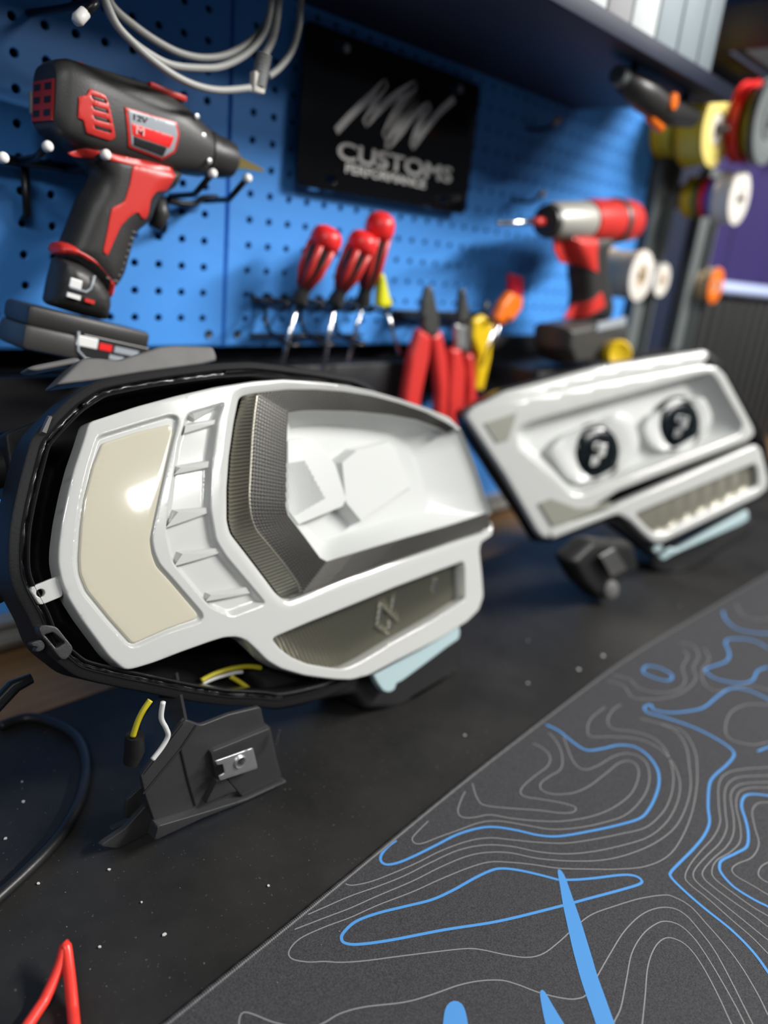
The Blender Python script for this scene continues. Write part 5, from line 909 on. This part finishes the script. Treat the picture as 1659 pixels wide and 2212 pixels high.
# side vents
vp = np.array(D['ventside']); vc = vp.mean(0)
slots = []
for i in range(4):
    z = 487.5 - i * 6.6; x0 = 19.5 + i * 0.6; x1 = 30.5 + i * 1.3
    slots.append(np.array([(x0, z + 1.2), (x1, z + 0.2), (x1 + .8, z - 2.2), (x0 + .5, z - 1.2)]))
vent = patch('side_vent', vp, YD, head_t, 1.1, 'red', dr, spacing=2.5, r=0.5, holes=slots, smooth=0)
for s_ in slots: patch('vent_slot', s_ * 1.0, YD, head_t, 0.35, 'label_dark', vent, smooth=0, r=0.2)
# rear vent grid
rp = Matrix.Identity(4); lat = axd.cross(upd)
def rear(y, z, n): return OD + axd * (-0.006 - n) + upd * z + Vector((0, 1, 0)) * y
def rear_plate(name, y0, y1, z0, z1, n0, n1, mat, parent):
    v = [rear(y, z, n) for n in (n0, n1) for (y, z) in ((y0, z0), (y1, z0), (y1, z1), (y0, z1))]
    return link_mesh(name, v, [(0, 1, 2, 3), (7, 6, 5, 4), (0, 4, 5, 1), (1, 5, 6, 2), (2, 6, 7, 3), (3, 7, 4, 0)], mat, parent)
rv = rear_plate('rear_vent', -.018, .018, -.017, .011, -.001, .0012, 'red', dr)
for i in range(3):
    for y0, y1 in ((-.015, -.004), (.004, .015)):
        z = .0065 - i * .009; rear_plate('rear_slot', y0, y1, z - .0022, z + .0022, .001, .0016, 'label_dark', rv)
MB().box(rear(.0235, -.003, -.002), (.006, .004, .016), bev=.001).build('belt_clip', 'cast', dr)
o = MB().lathe(OD + axd * .016 + upd * .0245 + Vector((0, -.0135, 0)), upd * .7 + Vector((0, -.7, 0)), [(-.002, .0055), (.0018, .0052), (.0024, .0035)], 18).build('housing_screw_cap', 'red', dr, smooth='auto')
# label plate
lp_ = np.array(D['label']); lb = patch('label_plate', lp_, YD, head_t, 0.9, 'red', dr, spacing=3, r=0.4, smooth=0)
lc = lp_.mean(0); inn = lc + (lp_ - lc) * 0.90
patch('label_face', inn, YD, head_t, 1.3, 'label_grey', lb, smooth=0, r=0.2)
P_ = lambda a, b: (inn[0] * (1 - a) + inn[2] * a) * (1 - b) + (inn[6] * (1 - a) + inn[5] * a) * b
def stripe(name, a0, a1, b0, b1, off, mat): return patch(name, np.array([P_(a0, b0), P_(a1, b0), P_(a1, b1), P_(a0, b1)]), YD, head_t, off, mat, lb, smooth=0, r=0.15, spacing=2.5)
stripe('label_red_stripe', 0.03, 1.07, 0.36, 0.70, 1.5, 'red_bright'); stripe('label_black_stripe', 0.06, 1.0, 0.71, 0.97, 1.5, 'label_dark')
LR = Matrix.Rotation(math.radians(90), 4, 'X'); LT = lambda x, y, z, ang: Matrix.Translation(Vector((x, y, z))) @ Matrix.Rotation(math.radians(ang), 4, 'Y') @ LR
q0 = P_(0.10, 0.62); ysurf = (YD - head_t(np.array([q0]))[0] - 1.9) / 1000
text_mesh('label_logo', 'M', 0.0085, 'print_pink', lb, LT(q0[0] / 1000, ysurf, q0[1] / 1000, 4), 0.0002, 1.25)
q0 = P_(0.05, 0.24); text_mesh('label_text', '12V', 0.0055, 'label_dark', lb, LT(q0[0] / 1000, ysurf, q0[1] / 1000, 4), 0.0002, 1.5)
MB().box(OD + axd * .085 + upd * .0285 + Vector((0, -.012, 0)), (.034, .016, .005), rot=Matrix.Rotation(0.12, 3, 'Y'), bev=.0015).build('direction_slide', 'red', dr, smooth='auto')
for a, b in ((118, 4), (126, -14), (110, 17)): MB().lathe(OD + axd * (a / 1000) + upd * (b / 1000) + Vector((0, -.0225, 0)), (0, -1, 0), [(0, .0022), (.0012, .0022), (.0014, .0008)], 12).build('gearcase_screw', 'steel', dr, smooth='auto')
# battery foot
fr = Matrix.Rotation(math.radians(12), 3, 'Y'); fc = Vector((0.016, YD / 1000, 0.309))
ft = MB().box(fc + fr @ Vector((0, 0, .008)), (.105, .050, .016), rot=fr, bev=.004).build('battery_top', 'tool_black', dr, smooth='auto')
bt = MB().box(fc + fr @ Vector((0, 0, -.009)), (.108, .054, .020), rot=fr, bev=.005).build('battery_base', 'tool_grey', dr, smooth='auto')
def onfoot(x, z, y=-.0275): return fc + fr @ Vector((x, y, z))
MB().box(onfoot(.022, -.007, -.0265), (.060, .002, .020), rot=fr, bev=.0008).build('battery_label', 'label_dark', bt)
MB().box(onfoot(-.004, -.003), (.018, .0016, .0085), rot=fr, bev=.0007).build('battery_badge', 'print_white', bt)
MB().box(onfoot(.012, -.004), (.011, .0014, .0055), rot=fr).build('battery_red_mark', 'red_bright', bt); MB().box(onfoot(.031, -.004), (.022, .0014, .0052), rot=fr).build('battery_text', 'label_grey', bt)
MB().box(onfoot(.038, -.012), (.012, .0014, .0055), rot=fr).build('battery_red_mark', 'red_bright', bt); MB().box(onfoot(.023, -.011), (.013, .0014, .004), rot=fr).build('battery_text', 'label_grey', bt)
MB().tube([onfoot(-.0125, .004), onfoot(-.0105, -.011), onfoot(-.003, -.0165), onfoot(.040, -.0175)], .0012, 8).build('battery_trim', 'label_grey', bt, smooth=True)
xb = lambda x, z: Vector((x, (YD - 21.6) / 1000, z))
MB().box(xb(.006, .352), (.010, .002, .0075), rot=Matrix.Rotation(.25, 3, 'Y'), bev=.0008).build('stem_badge', 'print_white', dr)
MB().box(xb(.004, .3425), (.011, .002, .0035), rot=Matrix.Rotation(.25, 3, 'Y')).build('stem_text', 'print_white', dr); MB().box(xb(.017, .339), (.008, .002, .003), rot=Matrix.Rotation(.25, 3, 'Y')).build('stem_red_text', 'red', dr)
MB().tube([xb(.022, .359), xb(.0185, .349), xb(.0145, .346), xb(.001, .349)], .0011, 8).build('stem_trim', 'label_grey', dr, smooth=True)

# hook racks carrying the driver
t = thing('hook_rack', 'black wire tool rack left of the cordless driver handle', 'tool rack', (-0.02, -0.01, 0.395))
MB().tube([(-.20, -.012, .436), (.052, -.012, .441)], .0042, 10).build('rail', 'wire', t, smooth=True)
for x in (-.055, -.003): MB().tube([(x + .003, -.010, .440), (x + .003, -.010, .400), (x + .003, -.0035, .396)], .0036, 8).build('strut', 'wire', t, smooth=True)
for i, (x, z) in enumerate(((-.0099, .449), (.0285, .449), (-.0423, .4365))):
    h = MB().tube([(x + .004, -.012, .440), (x + .001, -.055, .442), (x, -.078 if i != 1 else -.092, z)], .0030, 10).build('prong', 'wire', t, smooth=True)
    MB().lathe((x, -.0765 if i != 1 else -.0905, z), (0, -1, .15), [(0, .0038), (.004, .0040), (.0055, .003), (.006, .001)], 14).build('prong_tip', 'tip', h, smooth=True)
t = thing('hook_rack', 'black wire tool rack under the nose of the cordless driver', 'tool rack', (0.15, -0.01, 0.42))
MB().tube(spline([(.105, -.012, .428), (.150, -.014, .425), (.165, -.016, .432), (.180, -.018, .434)], 5), .0032, 8).build('rail', 'wire', t, smooth=True)
MB().tube([(.128, -.010, .428), (.128, -.008, .40), (.128, -.0035, .397)], .003, 8).build('strut', 'wire', t, smooth=True)
for x, z in ((.1258, .449), (.1622, .450)):
    h = MB().tube([(x + .006, -.012, .430), (x + .002, -.06, .432), (x, -.090, z)], .0028, 10).build('prong', 'wire', t, smooth=True)
    MB().lathe((x, -.0885, z), (0, -1, .15), [(0, .0036), (.004, .0038), (.0055, .003), (.006, .001)], 14).build('prong_tip', 'tip', h, smooth=True)

# coiled cable
t = thing('coiled_cable', 'grey cable hanging in loops from a hook at the top of the pegboard', 'cable', (0.13, -0.108, 0.51))
for k, y in (('coil1', -.104), ('coil2', -.110), ('coil3', -.114), ('coil4', -.108)): MB().tube(spline(xz(D[k], y), 8), .0029, 12).build('cable_loop', 'cable', t, smooth=True)
ce = xz(D['coilend'], -.108)
MB().tube([ce[0], ce[1]], [.006, .0045], 10).build('braided_sleeve', 'label_grey', t, smooth=True)
for i in range(10):
    p = ce[0].lerp(ce[1], i / 9.0); MB().lathe(p, ce[1] - ce[0], [(-.0008, .0058), (0, .0068), (.0008, .0058)], 14).build('sleeve_ring', 'cable', t, smooth=True)
MB().tube(spline([ce[1], ce[2], ce[2] + Vector((.004, 0, .035))], 6), .0036, 10).build('cable_loop', 'cable', t, smooth=True)
MB().box(ce[0] + Vector((-.001, 0, .002)), (.012, .008, .016), bev=.002).build('plug', 'offwhite', t, smooth='auto')
ch = xz(D['chook'], -.112)
t = thing('cable_hook', 'steel pegboard hook holding the coiled cable', 'hook', (ch[1].x, -.06, ch[0].z))
MB().tube(spline([(ch[1].x, .003, ch[1].z + .006), (ch[1].x, -.06, ch[1].z + .002), ch[1], ch[0]], 5), .0030, 8).build('hook_rod', 'wire', t, smooth=True)
MB().lathe(ch[0], ch[0] - ch[1], [(-.002, .0042), (.006, .0046), (.009, .003)], 14).build('hook_tip', 'tip', t, smooth=True)

# ================================================================== black licence-style plate
t = thing('sign_plate', 'glossy black plate with silver signature and lettering on the pegboard', 'sign', (0.42, -0.012, 0.458))
def SP(yo): return lambda u, v, n: (u / 1000, (yo - n) / 1000, v / 1000)
pc = np.array([(278, 458), (566, 462), (566, 609), (278, 612)]); 
def rrect(x0, x1, z0, z1, r, k=6):
    out = []
    for cx, cz, a0 in ((x1 - r, z0 + r, -90), (x1 - r, z1 - r, 0), (x0 + r, z1 - r, 90), (x0 + r, z0 + r, 180)):
        for i in range(k + 1): a = math.radians(a0 + 90 * i / k); out.append((cx + r * math.cos(a), cz + r * math.sin(a)))
    return np.array(out)
holes = [rrect(x, x + 16, z, z + 6.5, 3.2) for x, z in ((318, 595), (510, 593), (318, 467), (510, 468))]
molded('plate', resample(rrect(278, 566, 458, 611, 7), 6.0, True), holes, SP(-17), 'plate', t, r=0.8, back=-2.0, spacing=20, close_back=True)
mb = MB(); sg = spline([(p[0] / 1000, -.0176, p[1] / 1000) for p in D['sig']], 5)
for seg in range(len(sg) - 1):
    pass
v = []; f = []
for i, p in enumerate(sg):
    tt = (sg[min(i + 1, len(sg) - 1)] - sg[max(i - 1, 0)]).normalized(); nn = Vector((-tt.z, 0, tt.x)); wd = 0.0042
    v += [p - nn * wd, p + nn * wd]
for i in range(len(sg) - 1): f.append((2 * i, 2 * i + 1, 2 * i + 3, 2 * i + 2))
link_mesh('signature', v, f, 'etch', t)
text_mesh('lettering', 'CUSTOMS', 0.0245, 'etch', t, LT(.331, -.0175, .4925, 0), 0.0001, 1.78)
text_mesh('lettering', 'PERFORMANCE', 0.0135, 'etch', t, LT(.345, -.0175, .4800, 0), 0.0001, 1.45)
for x, z in ((.33, .594), (.52, .594)): MB().lathe((x + .004, -.017, z + .004), (0, 1, 0), [(-.002, .0045), (.0, .0045), (.001, .0025), (.0145, .0025)], 16).build('bolt', 'steel', t, smooth='auto')

# ================================================================== screwdrivers in a rack
labs = ['red and black screwdriver nearest the big driver in the rack', 'middle red and black screwdriver in the rack', 'tallest red and black screwdriver in the rack, beside the yellow tool']
for i in range(3):
    tp = Vector((D['scr_t'][i][0] / 1000, -.072, D['scr_t'][i][1] / 1000)); bt_ = Vector((D['scr_b'][i][0] / 1000, -.050, D['scr_b'][i][1] / 1000)); en = Vector((D['scr_e'][i][0] / 1000, -.038, D['scr_e'][i][1] / 1000))
    t = thing('screwdriver', labs[i], 'screwdriver', tuple(en), 'screwdrivers in the wire rack')
    ax = (tp - bt_).normalized(); L_ = (tp - bt_).length
    MB().lathe(bt_, ax, [(0, .0085), (.004, .0095), (.014, .0075), (.024, .0075), (.036, .012), (L_ * .62, .0148), (L_ * .78, .0150)], 24).build('handle', 'tool_black', t, smooth='auto')
    MB().lathe(bt_ + ax * L_ * .78, ax, [(0, .0155), (L_ * .1, .0168), (L_ * .18, .0160), (L_ * .24, .0125), (L_ * .275, .006), (L_ * .28, .0005)], 24).build('handle_cap', 'red_bright', t, smooth=True)
    cd = Vector((-.697, -.640, .2)); lat = ax.cross(cd).normalized(); fr_ = lat.cross(ax).normalized()
    for s, an in ((0, .0), (1, 2.1), (2, -2.1)):
        dirn = fr_ * math.cos(an) + lat * math.sin(an)
        if dirn.dot(cd) < 0: dirn = -dirn
        MB().tube([bt_ + ax * (L_ * .22) + dirn * .0070, bt_ + ax * (L_ * .45) + dirn * .0122, bt_ + ax * (L_ * .80) + dirn * .0135], [.0022, .0040, .0042], 10).build('red_inlay', 'red', t, smooth=True)
    MB().tube([bt_, en], .0027, 10).build('shaft', 'chrome', t, smooth=True)
t = thing('screwdriver_rack', 'black wire rack holding the three screwdrivers', 'tool rack', (0.31, -0.03, 0.325))
MB().tube([(.232, -.010, .338), (.40, -.010, .338)], .0032, 8).build('rail', 'wire', t, smooth=True)
MB().tube([(.232, -.010, .300), (.40, -.010, .300)], .0028, 8).build('rail', 'wire', t, smooth=True)
for x in (.238, .262, .286, .312, .338, .365, .392): MB().tube(spline([(x, .003, .345), (x, -.012, .338), (x, -.055, .334), (x, -.062, .342)], 4), .0024, 8).build('prong', 'wire', t, smooth=True)
for x in (.25, .30, .35): MB().tube(spline([(x, -.010, .338), (x, -.016, .31), (x, -.05, .297), (x + .018, -.05, .297), (x + .018, -.012, .30)], 4), .0022, 8).build('loop', 'wire', t, smooth=True)
t = thing('yellow_pick', 'small lime yellow handled pick beside the tallest screwdriver', 'hand tool', (0.41, -0.05, 0.27))
inflate('handle', D['ytool'], -55, 6, 5, 'lime', t); MB().tube(xz(D['ytool2'], -.055), .0022, 8).build('shaft', 'chrome', t, smooth=True)

# ================================================================== pliers and cutters
t = thing('pliers', 'red-handled diagonal cutters hanging left among the pliers', 'pliers', (0.49, -0.045, 0.20))
inflate('jaw', D['pl1_jaw'], -45, 5, 4, 'tool_steel', t); inflate('handle', D['pl1_l'], -45, 8, 7, 'plier_red', t); inflate('handle', D['pl1_r'], -41, 8, 7, 'plier_red', t)
t = thing('pliers', 'red-handled long nose pliers hanging beside the yellow strippers', 'pliers', (0.56, -0.045, 0.20))
inflate('jaw', D['pl2_jaw'], -45, 5, 4, 'tool_steel', t); inflate('pivot_plate', D['pl2_plate'], -48, 4, 3, 'steel', t); inflate('handle', D['pl2_l'], -45, 8, 7, 'plier_red', t); inflate('handle', D['pl2_r'], -41, 8, 7, 'plier_red', t)
t = thing('wire_stripper', 'yellow-handled wire stripper hanging right of the long nose pliers', 'wire stripper', (0.60, -0.045, 0.24))
inflate('handle', D['yel'], -45, 6, 6, 'yellow', t); MB().tube([(.600, -.045, .335), (.603, -.045, .352)], [.004, .002], 10).build('jaw', 'tool_steel', t, smooth=True)
t = thing('screwdriver', 'orange-handled screwdriver hanging on the rack beside the pliers', 'screwdriver', (0.63, -0.05, 0.26))
inflate('handle', D['org'], -50, 9, 8, 'orange', t); MB().tube(xz(D['orgsh'], -.050), .003, 8).build('shaft', 'chrome', t, smooth=True)
t = thing('screwdriver', 'magenta red handled screwdriver behind the orange one', 'screwdriver', (0.66, -0.04, 0.30))
inflate('handle', D['orgred'], -36, 7, 7, 'pink_red', t); MB().tube([(.652, -.036, .325), (.640, -.036, .28)], .0028, 8).build('shaft', 'chrome', t, smooth=True)
t = thing('plier_rack', 'black bar rack holding the pliers on the pegboard', 'tool rack', (0.54, -0.02, 0.315))
MB().box((.545, -.012, .326), (.190, .006, .014), bev=.001).build('rail', 'wire', t)
for x in (.458, .512, .552, .60, .638): MB().tube([(x, -.01, .326), (x, -.058, .324), (x, -.062, .332)], .0024, 8).build('prong', 'wire', t, smooth=True)

# ================================================================== second cordless tool, pointing left
d2 = thing('cordless_driver', 'cordless driver with grey nose and red body on the far pegboard', 'power tool', (0.76, -0.10, 0.285))
A2 = [Vector((p[0] / 1000, -.100, p[1] / 1000)) for p in D['d2_axis']]; ax2 = (A2[5] - A2[2]).normalized(); L2 = (A2[5] - A2[2]).length
MB().tube([A2[0], A2[1]], [.0030, .0036], 10).build('bit', 'chrome', d2, smooth=True); MB().tube([A2[0].lerp(A2[1], .72), A2[0].lerp(A2[1], .9)], .0055, 10).build('bit_collar', 'red', d2, smooth=True)
MB().lathe(A2[1] - ax2 * .008, ax2, [(0, .010), (.004, .020), (.012, .022), (.014, .018)], 28).build('nose_ring', 'tool_black', d2, smooth='auto')
MB().lathe(A2[2], ax2, [(0, .021), (.010, .024), (L2 * .36, .0265), (L2 * .40, .0255)], 32).build('gearcase', 'cast', d2, smooth='auto')
MB().lathe(A2[2] + ax2 * L2 * .39, ax2, [(0, .028), (L2 * .1, .0295), (L2 * .34, .0300), (L2 * .38, .0285)], 32).build('motor_body', 'red', d2, smooth='auto')
MB().lathe(A2[2] + ax2 * L2 * .76, ax2, [(0, .0305), (L2 * .06, .0315), (L2 * .2, .029), (L2 * .25, .022), (L2 * .26, .010)], 32).build('rear_cap', 'red', d2, smooth='auto')
MB().lathe(A2[2] + ax2 * L2 * .72, ax2, [(0, .0312), (L2 * .02, .0325), (L2 * .05, .0325), (L2 * .06, .031)], 32).build('bumper', 'tool_grey', d2, smooth='auto')
hh, ht = inflate('grip', D['d2_handle'], -100, 21, 18, 'tool_black', d2)
patch('trigger_frame', D['d2_red'], -100, ht, 1.5, 'red', d2); patch('grip_inlay', D['d2_red2'], -100, ht, 1.5, 'red', d2)
bb, bf = inflate('battery', D['d2_bat'], -100, 33, 10, 'tool_grey', d2)
MB().box((.80, -.132, .334), (.085, .004, .012), rot=Matrix.Rotation(-.12, 3, 'Y')).build('battery_label', 'label_grey', bb)
o = MB().lathe((D['d2_cap'][0][0] / 1000, -.150, D['d2_cap'][0][1] / 1000 - .004), (-.55, -.8, .1), [(-.012, .020), (.010, .021), (.014, .017), (.012, .012)], 28).build('tape_roll', 'yellow', smooth='auto'); tag(o, 'small yellow tape roll below the far cordless driver battery', 'tape roll')
t = thing('tool_holder', 'black holder under the battery of the far cordless driver', 'tool rack', (0.76, -0.07, 0.235))
MB().box((.745, -.060, .252), (.16, .095, .028), rot=Matrix.Rotation(-.05, 3, 'Y'), bev=.004).build('tray', 'raceway', t, smooth='auto'); MB().box((.745, -.010, .270), (.15, .012, .060), bev=.002).build('back_plate', 'raceway', t, smooth='auto')

# ================================================================== posts, spools and the far end
for x, w_, lab in ((1.128, .050, 'grey steel post nearer the shelf, behind the yellow spool'), (1.338, .050, 'grey steel post at the end of the bench beside the violet curtain')):
    t = thing('upright_post', lab, 'post', (x, 0.0, 0.0), 'grey uprights behind the spools')
    MB().box((x, -.004, .31), (w_, .012, .62), bev=.001).build('post_face', 'post', t, smooth='auto'); MB().box((x + w_ / 2 + .003, -.010, .31), (.006, .030, .62), bev=.001).build('post_flange', 'post', t, smooth='auto'); MB().box((x - w_ / 2 - .003, -.006, .31), (.006, .018, .62), bev=.001).build('post_flange', 'post', t, smooth='auto')
mb = MB().box((1.24, .012, .30), (.16, .012, .66)); tag(mb.build('back_panel', 'blue_dark'), 'dark blue panel between the two grey posts', 'panel')
def spool(label, x, z, y0, y1, R, mat, flange=None, hub='offwhite', group='wire spools on the pegs'):
    t = thing('wire_spool', label, 'spool', (x, (y0 + y1) / 2, z - R), group); h = abs(y1 - y0)
    MB().lathe((x, y0, z), (0, -1, 0), [(0, R * .5), (0, R), (.0025, R), (.003, R * .93), (h - .003, R * .93), (h - .0025, R), (h, R), (h, R * .45), (h - .002, R * .40)], 36).build('winding', mat, t, smooth='auto')
    MB().lathe((x, y1 + .002, z), (0, -1, 0), [(0, R * .42), (.0035, R * .40), (.0035, R * .18), (0, R * .17)], 28).build('hub', hub, t, smooth='auto')
    if flange: MB().lathe((x, y1 - .0002, z), (0, -1, 0), [(0, R * .96), (.003, R * .98), (.0035, R * .95), (.0035, R * .45), (0, R * .44)], 36).build('flange', flange, t, smooth='auto')
    return t
def peg(label, x, z, L_):
    o = MB().tube([(x, 0, z), (x, -L_, z)], .0045, 12).build('spool_peg', 'tool_steel', smooth=True); tag(o, label, 'peg', 'pegs carrying the spools'); return o
peg('steel peg through the two big yellow spools', 1.090, .648, .12); peg('steel peg carrying the red and grey spools', 1.175, .672, .165); peg('steel peg carrying the small coloured spools', 1.185, .553, .135)
spool('dull yellow spool nearest the pegboard', 1.090, .648, -.006, -.040, .044, 'yellow')
spool('large bright yellow spool with a pale yellow rim', 1.090, .648, -.058, -.100, .059, 'yellow', 'w_pale')
spool('yellow spool high up beside the red one', 1.175, .672, -.070, -.100, .058, 'yellow')
spool('thin bright red spool next to the grey one', 1.175, .672, -.104, -.122, .064, 'red_bright')
spool('narrow yellow spool between the red and grey ones', 1.175, .672, -.125, -.136, .050, 'lime')
spool('grey spool at the front end of the top peg', 1.175, .672, -.140, -.152, .066, 'post', hub='post')
spool('small tan spool at the back of the coloured row', 1.185, .553, -.008, -.034, .022, 'tan')
spool('small yellow spool in the coloured row', 1.185, .553, -.036, -.054, .036, 'yellow')
spool('small dark green spool in the coloured row', 1.185, .553, -.0555, -.064, .034, 'green')
spool('small red spool in the coloured row', 1.185, .553, -.0655, -.076, .034, 'red_bright')
spool('small violet spool in the coloured row', 1.185, .553, -.0775, -.085, .033, 'violet')
spool('small light blue spool next to the white one', 1.185, .553, -.0865, -.094, .034, 'sky')
spool('white spool at the front of the coloured row', 1.185, .553, -.0955, -.124, .045, 'offwhite', 'offwhite')
spool('tan cardboard tape roll right of the far cordless driver', .985, .406, -.012, -.070, .042, 'tan', 'offwhite', 'tan', 'rolls at mid height')
spool('small off-white disc spool on the first grey post', 1.150, .404, -.014, -.034, .030, 'offwhite', None, 'tan', 'rolls at mid height')
spool('orange and brown roll on the second grey post', 1.385, .404, -.014, -.040, .036, 'tan', 'orange', 'tan', 'rolls at mid height')
for x, z, l in ((.985, .406, 'steel peg through the tan tape roll'), (1.150, .404, 'steel peg through the off-white disc spool'), (1.385, .404, 'steel peg through the orange roll')): peg(l, x, z, .03)
t = thing('ribbed_panel', 'charcoal ribbed panel at the far right end of the bench', 'panel', (1.75, 0.0, 0.0))
MB().box((1.78, .012, .19), (.84, .012, .38)).build('backing', 'raceway', t)
for i in range(14): MB().box((1.385 + i * .058, -.004, .19), (.030, .026, .375), bev=.004).build('rib', 'rib', t, smooth='auto')
o = MB().lathe((1.43, -.022, .402), (1, 0, 0), [(0, .010), (.002, .014), (.55, .014), (.552, .010)], 20).build('white_tube', 'tubewhite', smooth='auto'); tag(o, 'pale blue white tube lying along the top of the ribbed panel', 'tube')
v = []; f = []; n = 90
for i in range(n):
    x = 1.37 + .95 * i / (n - 1); y = .012 + .010 * math.sin(i * .55) + .004 * math.sin(i * 1.3)
    v += [(x, y, .385), (x, y, .80)]
for i in range(n - 1): f.append((2 * i, 2 * i + 2, 2 * i + 3, 2 * i + 1))
tag(link_mesh('curtain', v, f, 'curtain', smooth=True), 'curtain coloured deep violet for the light on it, behind the far right end', 'curtain')
# dark tool with orange details hanging below the shelf
t = thing('hot_air_tool', 'black tool with orange details hanging under the dark blue shelf', 'tool', (0.70, -0.20, 0.575))
MB().tube([(.585, -.20, .612), (.64, -.20, .606), (.70, -.20, .600), (.78, -.20, .606)], [.012, .018, .017, .012], 16).build('barrel', 'tool_black', t, smooth=True)
MB().tube([(.575, -.20, .613), (.590, -.20, .6115)], [.010, .0125], 14).build('nozzle', 'post', t, smooth='auto')
MB().tube([(.655, -.20, .596), (.672, -.20, .585), (.70, -.20, .580)], .006, 12).build('orange_lever', 'orange', t, smooth=True); MB().lathe((.685, -.216, .606), (0, -1, 0), [(0, .010), (.004, .009), (.005, .004)], 16).build('orange_knob', 'orange', t, smooth='auto')
for x in (.61, .75): MB().tube([(x, -.20, .61), (x, -.20, .628)], .004, 8).build('hanger', 'wire', t, smooth=True)

for x, z, lab in ((.700, .585, 'beige-tipped pegboard hook right of the black plate, upper one'), (.690, .490, 'beige-tipped pegboard hook right of the black plate, lower one')):
    t = thing('peg_hook', lab, 'hook', (x, -.02, z - .01), 'empty hooks right of the plate')
    MB().tube(spline([(x, .003, z), (x, -.03, z - .002), (x, -.045, z + .006)], 4), .0026, 8).build('hook_rod', 'wire', t, smooth=True)
    MB().lathe((x, -.044, z + .006), (0, -.8, .6), [(0, .004), (.008, .0045), (.010, .003)], 12).build('hook_tip', 'tan', t, smooth=True)
